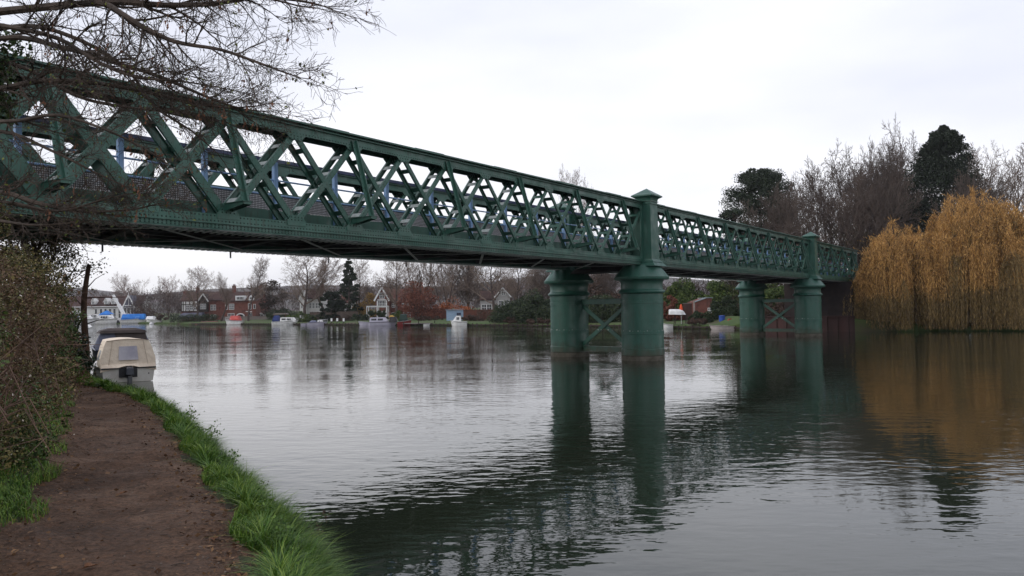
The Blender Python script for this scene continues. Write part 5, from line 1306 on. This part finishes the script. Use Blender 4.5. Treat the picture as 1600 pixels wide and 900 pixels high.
# ================================================================== BUILDINGS
brick = mat('red brick', (.14, .055, .042), (.10, .042, .034), .9, .9, stretch=(1, 1, 1), c3=(.18, .072, .055))
render_g = mat('grey white render', (.42, .41, .40), (.33, .32, .31), .85, .5)
tile = mat('brown roof tiles', (.075, .04, .033), (.05, .03, .027), .9, .8)
tile_r = mat('red roof tiles', (.13, .055, .038), (.085, .042, .033), .9, .8)
render_w = mat('white render', (.66, .65, .63), (.55, .54, .52), .8, .5)
timber = mat('black timber', (.03, .024, .02), (.05, .04, .034), .8, 2)
lead = mat('blue grey awning', (.12, .125, .17), (.09, .095, .13), .6, 1)
def win(parent, x, z, w, h, y=-.06, nx=2, nz=2, frame=white):
    f = MB(); e = .09; f.box(x - w / 2, y - .08, z, x + w / 2, y - .01, z + e); f.box(x - w / 2, y - .08, z + h - e, x + w / 2, y - .01, z + h); f.box(x - w / 2, y - .08, z + e + .002, x - w / 2 + e, y - .01, z + h - e - .002); f.box(x + w / 2 - e, y - .08, z + e + .002, x + w / 2, y - .01, z + h - e - .002)
    for i in range(1, nx): q = x - w / 2 + w * i / nx; f.box(q - .035, y - .07, z + e + .002, q + .035, y - .02, z + h - e - .002)
    for i in range(1, nz): q = z + h * i / nz; f.box(x - w / 2 + e + .002, y - .065, q - .03, x + w / 2 - e - .002, y - .025, q + .03)
    fo = f.build('window', [frame], parent); g = MB(); g.box(x - w / 2 + .02, y - .015, z + .02, x + w / 2 - .02, y + .01, z + h - .02); g.build('pane', [glass], fo); return fo
def gable_roof(x0, x1, y0, y1, z0, zr, m_, parent, along='x', name='roof', over=.35):
    mb = MB()
    if along == 'x':
        yc = (y0 + y1) / 2; a = over
        sl_ = (zr - z0) / (yc - y0)
        for s, ye in ((-1, y0 - a), (1, y1 + a)):
            ze = z0 - a * sl_; P_ = [(x0 - a, ye, ze), (x1 + a, ye, ze), (x1 + a, yc, zr), (x0 - a, yc, zr)]
            mb.hexa(P_ + [(x, y, z + .18) for x, y, z in P_])
    else:
        xc = (x0 + x1) / 2; a = over; sl_ = (zr - z0) / (xc - x0)
        for xe in (x0 - a, x1 + a):
            ze = z0 - a * sl_; P_ = [(xe, y0 - a, ze), (xe, y1 + a, ze), (xc, y1 + a, zr), (xc, y0 - a, zr)]
            mb.hexa(P_ + [(x, y, z + .18) for x, y, z in P_])
    return mb.build(name, [m_], parent)
def body(x0, x1, y0, y1, z0, z1, zr, m_, parent, along='x'):
    mb = MB()
    if along == 'x': mb.add([(x0, y0, z0), (x1, y0, z0), (x1, y1, z0), (x0, y1, z0), (x0, y0, z1), (x1, y0, z1), (x1, y1, z1), (x0, y1, z1), (x0, (y0 + y1) / 2, zr), (x1, (y0 + y1) / 2, zr)],
                            [(0, 1, 5, 4), (2, 3, 7, 6), (1, 2, 6, 9, 5), (3, 0, 4, 8, 7), (4, 5, 9, 8), (6, 7, 8, 9), (3, 2, 1, 0)])
    else: mb.add([(x0, y0, z0), (x1, y0, z0), (x1, y1, z0), (x0, y1, z0), (x0, y0, z1), (x1, y0, z1), (x1, y1, z1), (x0, y1, z1), ((x0 + x1) / 2, y0, zr), ((x0 + x1) / 2, y1, zr)],
                 [(0, 1, 5, 8, 4), (2, 3, 7, 9, 6), (1, 2, 6, 5), (3, 0, 4, 7), (4, 8, 9, 7), (5, 6, 9, 8), (3, 2, 1, 0)])
    return mb.build('wall', [m_], parent)
def barge(x0, x1, y, z0, zr, parent, w_=.3, m_=white):
    mb = MB(); xc = (x0 + x1) / 2
    mb.bar((x0 - .3, y, z0 - .3 * (zr - z0) / (xc - x0)), (xc, y, zr + .05), .12, w_, upv=(0, 0, 1)); mb.bar((x1 + .3, y - .003, z0 - .3 * (zr - z0) / (xc - x0)), (xc, y - .003, zr + .05), .12, w_, upv=(0, 0, 1)); return mb.build('bargeboard', [m_], parent)
def chimney(parent, x, y, z0, z1, w_=.9, m_=None):
    mb = MB(); mb.box(x - w_ / 2, y - w_ / 2, z0, x + w_ / 2, y + w_ / 2, z1); mb.box(x - w_ * .58, y - w_ * .58, z1 + .002, x + w_ * .58, y + w_ * .58, z1 + .2)
    for s in (-.2, .2): mb.tube([(x + s * w_, y, z1 + .2), (x + s * w_, y, z1 + .7)], .13, 8)
    mb.build('chimney', [m_ or brick], parent)
def place(px, Y, name, label, cat='house', rz=0.):
    p = W(px, 490, Y); r = empty(name, (p.x, Y, .6), rz); tag(r, label, cat); return r
def hz(y, px, Y): return W(px, y, Y).z - .6
# boathouse: px 140..221, depth 275
Y = 282; s = Y / F; r = place(180, Y, 'boathouse', 'long white riverside boathouse with brown tiled roof, dormers and a white gable', 'boathouse')
X_ = lambda px: (px - 180) * s
z_e = hz(479, 180, Y); z_r = hz(463, 180, Y)
body(X_(90), X_(221), 0, 9, -1, z_e, z_r, render_w, r); rf = gable_roof(X_(90), X_(219), 0, 9, z_e, z_r, tile, r)
for px in (146, 166, 177):
    d = MB(); d.prism([(X_(px - 3), z_e + .9), (X_(px + 3), z_e + .9), (X_(px + 3), z_e + 2.0), (X_(px), z_e + 3.1), (X_(px - 3), z_e + 2.0)], -.2, 3); dm = d.build('dormer', [render_w], r)
    barge(X_(px - 3), X_(px + 3), -.32, z_e + 2.0, z_e + 3.1, dm, .12); win(dm, X_(px), z_e + 1.0, .9, 1.0, -.2)
g = MB(); g.prism([(X_(196), -1), (X_(213), -1), (X_(213), z_e), (X_(204.5), z_r + .3), (X_(196), z_e)], -1.6, 4); ga = g.build('gable_wing', [lead], r)
barge(X_(196), X_(213), -1.75, z_e, z_r + .3, ga, .4); q = MB(); q.box(X_(204.3), -1.75, z_e + .5, X_(204.9), -1.62, z_r + 1.3); q.box(X_(198), -1.8, z_e + .1, X_(211), -1.62, z_e + .4); q.build('finial', [white], ga)
for px in (199, 204.5, 210): win(ga, X_(px), .6, 1.15, z_e - 1.0, -1.6, 1, 2, white)
for px in (150, 158, 165, 172, 179, 187, 192): win(r, X_(px), .9, 1.0, z_e - 1.6, 0, 1, 2)
q = MB(); q.box(X_(90), -.5, z_e - .1, X_(195), -.4, z_e + .15); q.build('fascia', [white], r)
q = MB(); q.box(X_(214), -1.2, -1, X_(221), -.1, z_e - .2); q.build('side_porch', [render_w], r)
# crane
Y = 256; p0 = W(193, 496, Y); p1 = W(177, 461, Y)
r = empty('boat_crane', (p0.x, Y, .6)); tag(r, 'white mobile crane with its jib raised in the marina', 'crane')
q = MB(); q.box(-2, -1, 0, 2, 1, 1.3); q.box(-.6, -.8, 1.303, 1.4, .8, 2.6); q.build('crane_body', [render_w], r)
d = Vector((p1.x - p0.x, 0, p1.z - .6)); b0 = Vector((.4, 0, 1.9)); q = MB(); q.bar(b0, b0 + (d - b0) * .55, .8, .9); q.bar(b0 + (d - b0) * .552, d, .55, .62); q.build('jib', [white], r)
q = MB()
for x in (-1.3, 1.3):
    for y in (-1.05, 1.05): q.tube([(x, y - .15, .1), (x, y + .15, .1)], .5, 12)
q.build('wheel', [rubber], r)
# blue gazebo
Y = 258; p = W(167, 495, Y); r = empty('gazebo', (p.x, Y, .6)); tag(r, 'small bright blue pop up gazebo among the marina boats', 'gazebo'); h_ = hz(487.5, 167, Y)
q = MB(); q.frustum(0, 0, h_ - .7, h_ + .5, 1.7, 1.5, .2, .2); q.box(-1.7, -1.5, h_ - 1.0, 1.7, -1.48, h_ - .703); q.build('roof', [blue_c], r)
for x in (-1.6, 1.6):
    for y in (-1.4, 1.4): q = MB(); q.tube([(x, y, 0), (x, y, h_ - .7)], .05, 5); q.build('leg', [white], r)
# timbered house px 283..330
Y = 240; s = Y / F; r = place(305, Y, 'timbered_house', 'long half timbered riverside house with white bays and a blue grey awning', 'house')
X_ = lambda px: (px - 305) * s; z_e = hz(469.5, 305, Y); z_r = hz(458, 305, Y)
body(X_(283), X_(350), 0, 9, -1, z_e, z_r, brick, r); gable_roof(X_(283), X_(350), 0, 9, z_e, z_r + .3, tile, r)
q = MB(); q.box(X_(284), -.3, 2.9, X_(326), -.02, z_e - .3); wl = q.build('upper_wall', [render_w], r)
q = MB()
for px in (284.3, 287, 291, 297, 303, 309, 313, 317, 321, 325.5): q.box(X_(px) - .12, -.36, 2.9, X_(px) + .12, -.303, z_e - .3)
for zz in (2.9, z_e - 1.3): q.box(X_(284), -.42, zz, X_(326), -.363, zz + .22)
q.build('timber_frame', [timber], wl)
for px in (294, 300, 306, 311, 319): win(wl, X_(px), 3.4, .95, 1.5, -.36, 2, 2)
g = MB(); g.prism([(X_(312), 2.8), (X_(326), 2.8), (X_(326), z_e), (X_(319), z_r - .3), (X_(312), z_e)], -.8, 3); ga = g.build('gable', [timber], r); barge(X_(312), X_(326), -.95, z_e, z_r - .3, ga, .35)
for px in (316, 319, 322): win(ga, X_(px), 3.6, .55, 1.6, -.8, 1, 2)
for px in (331, 335.5): win(r, X_(px), 3.2, .75, 1.7, 0, 2, 2); win(r, X_(px), .7, .75, 1.2, 0, 2, 2)
q = MB(); q.hexa([(X_(283), -3, 1.3), (X_(322), -3, 1.3), (X_(322), -.4, 1.3), (X_(283), -.4, 1.3), (X_(288), -2.2, 2.3), (X_(320), -2.2, 2.3), (X_(320), -.4, 2.6), (X_(288), -.4, 2.6)]); q.build('awning', [lead], r)
q = MB(); 
for px in (285, 292, 300, 308, 316): q.box(X_(px) - .06, -2.9, -.5, X_(px) + .06, -2.78, 1.3)
q.build('veranda_post', [timber], r)
chimney(r, X_(300), 4.5, z_r - .5, z_r + 1.6); chimney(r, X_(283.5), 3, z_e - 1, z_r + .5)
# brick mansion px 350..402
Y = 234; s = Y / F; r = place(375, Y, 'brick_mansion', 'red brick three storey mansion with white dormers and an arched white entrance', 'house')
X_ = lambda px: (px - 375) * s; z_e = hz(470, 375, Y); z_r = hz(456, 375, Y)
body(X_(350), X_(403), 0, 10, -1, z_e, z_r, brick, r); gable_roof(X_(350), X_(403), 0, 10, z_e, z_r, tile, r)
q = MB(); q.box(X_(397), -1.8, -1, X_(403), -.1, z_e - .2); q.build('end_wing', [brick], r)
d = MB(); d.box(X_(368.5), -.3, z_e + .1, X_(383), 3, z_e + 1.5); dm = d.build('dormer', [white], r); win(dm, X_(376), z_e + .25, 2.2, 1.0, -.3, 5, 1)
d = MB(); d.prism([(X_(389), z_e + .1), (X_(397), z_e + .1), (X_(396), z_e + 1.1), (X_(393), z_e + 1.7), (X_(390), z_e + 1.1)], -.3, 3); dm = d.build('dormer', [white], r); win(dm, X_(393), z_e + .3, .9, .8, -.3, 2, 1)
win(r, X_(362), 3.3, 1.5, 1.7, 0, 4, 3); win(r, X_(390.5), 3.3, 1.0, 1.8, 0, 2, 2); win(r, X_(401), 3.4, .7, 1.4, -1.8, 1, 1)
win(r, X_(361), .5, 2.0, 1.7, 0, 5, 2); win(r, X_(391), .4, 1.2, 1.9, 0, 3, 1); win(r, X_(354), 3.3, .7, 1.5, 0, 1, 2)
q = MB(); pts = [(X_(376) + 1.1 * math.cos(a), 1.3 + .75 * math.sin(a)) for a in [math.pi * i / 10 for i in range(11)]]
for a, b in zip(pts, pts[1:]): q.bar((a[0], -.25, a[1]), (b[0], -.25, b[1]), .3, .22, upv=(0, 1, 0))
q.box(X_(376) - 1.2, -.4, -.5, X_(376) - .95, -.1, 1.3); q.box(X_(376) + .95, -.4, -.5, X_(376) + 1.2, -.1, 1.3); pc = q.build('arched_porch', [white], r)
q = MB(); q.box(X_(376) - .9, -.06, -.5, X_(376) + .9, -.02, 1.8); q.build('door', [glass], pc)
q = MB(); q.box(X_(385), -.6, 2.55, X_(397), -.05, 2.75); q.build('balcony_ledge', [white], r)
chimney(r, X_(357), 5, z_r - .5, z_r + 1.8); chimney(r, X_(399), 5, z_r - .5, z_r + 1.8)
q = MB(); p = W(414, 497, 236); q.box(-3.2, 0, 0, 3.2, 4, 1.9); q.frustum(0, 2, 1.903, 2.2, 3.5, 2.4, 3.3, 2.2)
o = q.build('outbuilding', [render_w], None, (p.x, 236, .6)); tag(o, 'low white flat roofed outbuilding right of the red mansion', 'shed')
for i in range(4): win(o, -2.4 + i * 1.5, .8, 1.0, .8, 0, 1, 1)
gwall = mat('grey garden wall', (.22, .19, .17), (.15, .13, .12), .9, .6)
def wall_(x0, x1, yt, Y, m_, name, label, cat='wall', th=.3, posts=0, pm_=None, zb=.4):
    a = W(x0, 500, Y); b = W(x1, 500, Y); t0 = W(x0, yt, Y).z; t1 = W(x1, yt, Y).z
    r = empty(name, (a.x, Y, zb)); tag(r, label, cat); L = b.x - a.x; H = (t0 + t1) / 2 - zb; q = MB(); q.box(0, 0, -.8, L, th, H); q.build('panel', [m_], r)
    q = MB(); q.box(-.05, -.06, H + .003, L + .05, th + .06, H + .1); q.build('coping', [pm_ or m_], r)
    for i in range(posts): q = MB(); xx = L * (i + .5) / posts; q.box(xx - .08, -.1, -.5, xx + .08, -.003, H + .15); q.build('post', [pm_ or m_], r)
wall_(346, 432, 494.5, 225, gwall, 'garden_wall', 'grey stone garden wall below the red mansion')
# white villa
Y = 214; s = Y / F; r = place(485, Y, 'white_villa', 'white gabled villa half hidden behind bare trees', 'house'); X_ = lambda px: (px - 485) * s
z_e = hz(466, 485, Y); body(X_(472), X_(501), 0, 8, -1, z_e, z_e + 2.5, render_w, r); gable_roof(X_(472), X_(501), 0, 8, z_e, z_e + 2.5, tile, r)
g = MB(); g.prism([(X_(471), -1), (X_(481), -1), (X_(481), z_e), (X_(476), z_e + 2.2), (X_(471), z_e)], -1.5, 3); ga = g.build('gable', [render_w], r); barge(X_(471), X_(481), -1.65, z_e, z_e + 2.2, ga, .3)
for px, zz in ((474, 3.2), (478.5, 3.2), (474, .6), (478.5, .6)): win(ga, X_(px), zz, .6, 1.5, -1.5)
for px in (485, 490, 495, 499): win(r, X_(px), 3.2, .65, 1.5, 0); win(r, X_(px), .6, .65, 1.6, 0)
chimney(r, X_(498), 4, z_e + 1.6, z_e + 3.6)
Y = 218; s = Y / F; r = place(538, Y, 'white_cottage', 'small white cottage glimpsed right of the dark holly', 'house'); X_ = lambda px: (px - 538) * s
z_e = hz(473, 538, Y); body(X_(531), X_(548), 0, 7, -1, z_e, z_e + 2, render_w, r); gable_roof(X_(531), X_(548), 0, 7, z_e, z_e + 2, tile_r, r)
for px in (534.5, 539.5, 545): win(r, X_(px), 2.8, .8, 1.2, 0); win(r, X_(px), .6, .8, 1.3, 0)
# gabled house px 586..660
Y = 196; s = Y / F; r = place(597, Y, 'gabled_house', 'brick house with a tall white trimmed glazed gable and long red tiled roof', 'house'); X_ = lambda px: (px - 597) * s
z_e = hz(467, 597, Y); z_r = hz(449.5, 597, Y)
body(X_(587), X_(607), 0, 12, -1, z_e, z_r, brick, r, 'y'); gable_roof(X_(587), X_(607), 0, 12, z_e, z_r, tile_r, r, 'y', over=.25)
barge(X_(587), X_(607), -.4, z_e, z_r, r, .38)
win(r, X_(597), z_e + .1, 1.3, 1.4, 0, 3, 2); win(r, X_(597), z_e - 2.1, 2.0, 1.75, 0, 5, 2); win(r, X_(597), .2, 1.8, 1.9, 0, 4, 2)
q = MB(); q.box(X_(590), -.22, z_e - .25, X_(604), -.03, z_e - .08); q.box(X_(589), -.2, .1, X_(590.5), -.03, z_e - .4); q.box(X_(603.5), -.2, .1, X_(605), -.03, z_e - .4); q.build('white_trim', [white], r)
w2 = body(X_(607) + .02, X_(664), 3, 11, -1, z_e - .8, z_r - .5, brick, r); rf = gable_roof(X_(608), X_(664), 3, 11, z_e - .8, z_r - .3, tile_r, r, over=.2)
for px in (612, 628, 636, 650, 658): win(w2, X_(px), 3.0, .8, 1.1, 3, 2, 2); win(w2, X_(px), .5, .9, 1.3, 3, 2, 2)
chimney(r, X_(640), 7, z_r - 1.2, z_r + 1.2)
Y = 186; s = Y / F; p = W(589, 492, Y); r = empty('pergola', (p.x, Y, .6)); tag(r, 'white pergola terrace in front of the gabled house', 'pergola'); H = hz(478.5, 589, Y); hw = 16.5 * s
q = MB(); q.box(-hw, -.1, H - .2, hw, .1, H); q.box(-hw, 2.4, H - .2, hw, 2.6, H)
for i in range(12): x = -hw + .2 + i * (2 * hw - .4) / 11; q.box(x - .05, -.4, H + .003, x + .05, 2.9, H + .12)
q.build('roof_frame', [white], r)
for x in (-hw + .1, 0, hw - .1):
    for y in (0, 2.5): q = MB(); q.box(x - .08, y - .08, -.6, x + .08, y + .08, H - .203); q.build('post', [white], r)
# blue shed
Y = 158; s = Y / F; p = W(711, 500, Y); r = empty('garden_shed', (p.x, Y, .5), .06); tag(r, 'pale blue wooden garden shed with a dark square window', 'shed'); H = W(711, 484.5, Y).z - .5; hw = 13.3 * s
shed_m = mat('pale blue boards', (.30, .40, .52), (.24, .33, .44), .8, 1.2, stretch=(1, 1, 5))
q = MB(); q.box(-hw, 0, -.5, hw, 2.6, H); q.build('wall', [shed_m], r); q = MB(); q.hexa([(-hw - .25, -.3, H + .003), (hw + .15, -.3, H + .15), (hw + .15, 2.9, H + .15), (-hw - .25, 2.9, H + .003), (-hw - .25, -.3, H + .1), (hw + .15, -.3, H + .25), (hw + .15, 2.9, H + .25), (-hw - .25, 2.9, H + .1)]); q.build('roof', [mat('pale felt roof', (.35, .4, .46), (.25, .3, .35), .8)], r)
win(r, hw * .45, H * .42, .85, .8, 0, 2, 2, mat('dark blue frame', (.03, .05, .12), (.04, .06, .14), .6))
dr = MB(); dr.box(-hw * .5, -.03, -.4, -hw * .5 + .8, -.003, H * .82); dr.build('door', [shed_m], r)
fence_r = mat('red brown fence', (.12, .048, .034), (.08, .038, .03), .9, 1, c3=(.14, .058, .04))
wall_(724, 790, 484.5, 156, fence_r, 'garden_fence', 'long red brown board fence right of the blue shed', 'fence', .08, 9)
wall_(655, 700, 483, 176, fence_r, 'garden_fence', 'short reddish fence behind the beech, left of the blue shed', 'fence', .08, 6)
wall_(484, 560, 487.5, 196, mat('weathered boards', (.12, .09, .075), (.08, .06, .05), .9, 1), 'garden_fence', 'weathered fence behind the shrubs right of the long cruiser', 'fence', .08, 9)
# white gable house by the pier
Y = 160; s = Y / F; r = place(787, Y, 'gable_house', 'house with a white arched gable seen through branches left of the near pier', 'house'); X_ = lambda px: (px - 787) * s
z_e = hz(462, 787, Y); z_r = hz(450, 787, Y)
body(X_(775), X_(797), 0, 9, -1, z_e, z_r, render_g, r, 'y'); gable_roof(X_(775), X_(797), 0, 9, z_e, z_r, tile, r, 'y', over=.2); barge(X_(775), X_(797), -.35, z_e, z_r, r, .2)
win(r, X_(783), 2.4, .9, 1.6, 0, 2, 3); win(r, X_(791), 2.4, .9, 1.6, 0, 2, 3); win(r, X_(787), z_e + .1, .8, .8, 0, 2, 2)
b2 = body(X_(750), X_(775) - .02, 2, 9, -1, z_e - .8, z_e + 1, render_g, r); gable_roof(X_(750), X_(774), 2, 9, z_e - .8, z_e + 1, tile, r, over=.15); win(b2, X_(756), 2, 1, 1.3, 2); win(b2, X_(764), 2, 1, 1.3, 2)
# brick outbuilding right of the near pier
Y = 116; s = Y / F; r = place(1098, Y, 'brick_outbuilding', 'red brick outbuilding with a sloping pale coping among evergreens right of the near pier', 'outbuilding'); X_ = lambda px: (px - 1098) * s
q = MB(); q.prism([(X_(1086), -1), (X_(1113), -1), (X_(1113), hz(466, 1098, Y)), (X_(1103), hz(466, 1098, Y)), (X_(1086), hz(472, 1098, Y))], 0, 5); q.build('wall', [brick], r)
q = MB(); q.bar((X_(1085.5), .1, hz(471.6, 1098, Y)), (X_(1103), .1, hz(465.6, 1098, Y)), .5, .14); q.box(X_(1103) + .02, -.2, hz(466, 1098, Y) + .003, X_(1114), 5.1, hz(465, 1098, Y)); q.build('coping', [mat('pale blue coping', (.3, .35, .38), (.22, .26, .28), .8)], r)
win(r, X_(1109), 1.2, .6, .8, 0, 2, 2)
wall_(1068, 1086, 474.5, 118, mat('dull red wall', (.10, .055, .045), (.07, .04, .035), .9, 1), 'garden_wall', 'dull red garden wall running left from the brick outbuilding', 'wall', .25, 0, gwall)
q = MB(); pq = W(1084.8, 488, 114.5); hq = W(1084.8, 470.5, 114.5).z - .6; q.box(-.09, -.09, 0, .09, .09, hq); q.box(-.13, -.13, hq + .003, .13, .13, hq + .06); tag(q.build('wooden_post', [mat('pale weathered post', (.35, .3, .27), (.25, .21, .19), .9)], None, (pq.x, 114.5, .6)), 'pale upright post in front of the dull red wall', 'post')
# parasol, table, upturned boat
Y = 106; p = W(1064.5, 499, Y); hb = W(1064.5, 475, Y).z; ht = W(1064.5, 486.5, Y).z
red_o = mat('orange red parasol cloth', (.75, .10, .03), (.6, .08, .03), .7, 3)
r = empty('parasol', (p.x, Y, .7)); tag(r, 'closed orange red parasol standing over the garden table', 'parasol'); q = MB(); q.lathe(0, 0, [(.20, ht - .7), (.24, ht - .4), (.20, hb - 1.2), (.13, hb - .85), (.03, hb - .72)], 10); q.build('canopy', [red_o], r); q = MB(); q.tube([(0, 0, -.2), (0, 0, ht - .5)], .03, 6); q.build('pole', [white], r)
r = boat(1046, 1072, 'white hull lying upside down on trestles under the parasol', 1.1, .32, False, (gel,), None, None, Y=Y - .9, z=0, kind='upturned_boat'); r.location.z = W(1060, 488.6, Y - .9).z + .12; r.rotation_euler = (math.pi, 0, 0)
q = empty('trestle_table', (p.x - .3, Y - .9, .7)); tag(q, 'low trestle carrying the upturned white hull', 'trestle'); ztr = W(1060, 491.6, Y).z - .7
b_ = MB(); b_.box(-.9, -.4, ztr - .1, .9, .4, ztr); b_.build('top', [timber], q)
for x in (-.8, .8):
    for y in (-.3, .3): b_ = MB(); b_.bar((x * .85, y, ztr - .1), (x, y * 1.3, -.2), .06, .06); b_.build('leg', [timber], q)
p = W(1128, 495.5, 104); q = MB(); q.lathe(0, 0, [(.36, 0), (.38, .1), (.4, .75), (.42, .78), (.42, .84), (.1, .88)], 14); o = q.build('water_butt', [mat('blue plastic barrel', (.04, .10, .42), (.03, .07, .3), .4)], None, (p.x, 104, .75)); tag(o, 'blue plastic barrel on the lawn left of the second pier', 'barrel')
p = W(1143, 503, 101.5); q = MB(); q.frustum(0, 0, 0, .5, .55, .4, .45, .32); q.box(-.35, -.3, .503, .35, .3, .62); o = q.build('storage_box', [mat('faded red box', (.35, .07, .04), (.25, .05, .03), .7)], None, (p.x, 101.5, .6)); tag(o, 'faded red box on the bank above the white rowing boat', 'box')
p = W(1066, 520, 97); q = MB(); q.tube([(0, 0, -1), (.02, 0, 1.9)], .04, 6); q.tube([(.02, 0, 1.6), (.02, 0, 1.905)], .055, 6); o = q.build('mooring_post', [stone], None, (p.x, 97, 0)); tag(o, 'thin pale mooring pole standing in the water near the orange parasol', 'pole')
# white bollard posts on the far bank
for i, (px, lab) in enumerate(((518, 'white topped mooring post, left one of three right of the holly'), (527, 'white topped mooring post, middle one of three and set higher on the bank'), (537, 'white topped mooring post, right one of three beside the path'))):
    Y = bank_edge_at(px) + (.3 if i != 1 else 2.5); p = W(px, 500, Y); r = empty('mooring_post', (p.x, Y, .3)); tag(r, lab, 'post', 'white mooring posts on the far bank')
    q = MB(); q.tube([(0, 0, -.5), (0, 0, .5)], .12, 8); q.build('post', [pil_m], r); q = MB(); q.tube([(0, 0, .5), (0, 0, 1.15)], .2, 8); q.build('white_top', [white], r)
# landing stage and garden steps
p = W(655, 505, bank_edge_at(655) - 1.4); r = empty('landing_stage', (p.x, p.y, 0)); tag(r, 'low wooden landing stage right of the narrowboat', 'jetty')
q = MB(); q.box(-3, -1, .38, 3.2, 1.2, .5); q.build('deck', [gwall], r)
for x in (-2.8, 0, 3): q = MB(); q.tube([(x, -1.05, -1), (x, -1.05, .9)], .09, 6); q.build('pile', [pil_m], r)
p = W(320, 503, 212); r = empty('boat_ramp', (p.x, 212, 0)); tag(r, 'small red brown slipway below the timbered house', 'slipway'); q = MB(); q.hexa([(-2, -1.5, -.5), (2.5, -1.5, -.5), (2.5, 3, -.5), (-2, 3, -.5), (-2, -1.5, .1), (2.5, -1.5, .2), (2.5, 3, .85), (-2, 3, .75)]); q.build('ramp', [fence_r], r)
p = W(439, 489, 205); r = empty('garden_canopy', (p.x, 205, .6)); tag(r, 'small open shelter with a pale sloping roof behind the long white cruiser', 'shelter'); q = MB(); q.hexa([(-2, -1, 1.7), (1.8, -1, 1.7), (1.8, 1, 1.7), (-2, 1, 1.7), (-1.3, -1, 2.1), (1.5, -1, 2.1), (1.5, 1, 2.1), (-1.3, 1, 2.1)]); q.build('roof', [gwall], r)
for x in (-1.5, 1.4):
    for y in (-.8, .8): q = MB(); q.box(x - .07, y - .07, -.4, x + .07, y + .07, 1.7); q.build('post', [fence_r], r)
p = W(890, 504, bank_edge_at(890) + 1)
# grey building edge behind the last willow
Y = 92; s = Y / F; p = W(1598, 480, Y); r = empty('grey_boathouse', (p.x, Y, .8)); tag(r, 'pale grey clad riverside building glimpsed through the willow at the right edge', 'building'); q = MB(); q.box(-1.2, 0, -.5, 5, 5, hz(452, 1598, Y)); q.build('wall', [mat('pale grey cladding', (.34, .36, .38), (.28, .3, .32), .7, 1, stretch=(1, 1, 6))], r)
gable_roof(-1.2, 5, 0, 5, hz(452, 1598, Y), hz(444, 1598, Y), tile, r)

# ------------------------------------------------------------------ damp winter air
hm_ = bpy.data.materials.new('damp air'); hm_.use_nodes = True; t = hm_.node_tree; t.nodes.clear(); o_ = t.nodes.new('ShaderNodeOutputMaterial'); v_ = t.nodes.new('ShaderNodeVolumePrincipled')
v_.inputs['Color'].default_value = (.86, .85, .92, 1); v_.inputs['Density'].default_value = HAZE; v_.inputs['Anisotropy'].default_value = .2; t.links.new(v_.outputs[0], o_.inputs['Volume'])
q = MB(); q.box(-3300, -110, -4, 3300, 2750, 110); tag(q.build('haze', [hm_]), kind='stuff', label='thin damp winter air over the river')
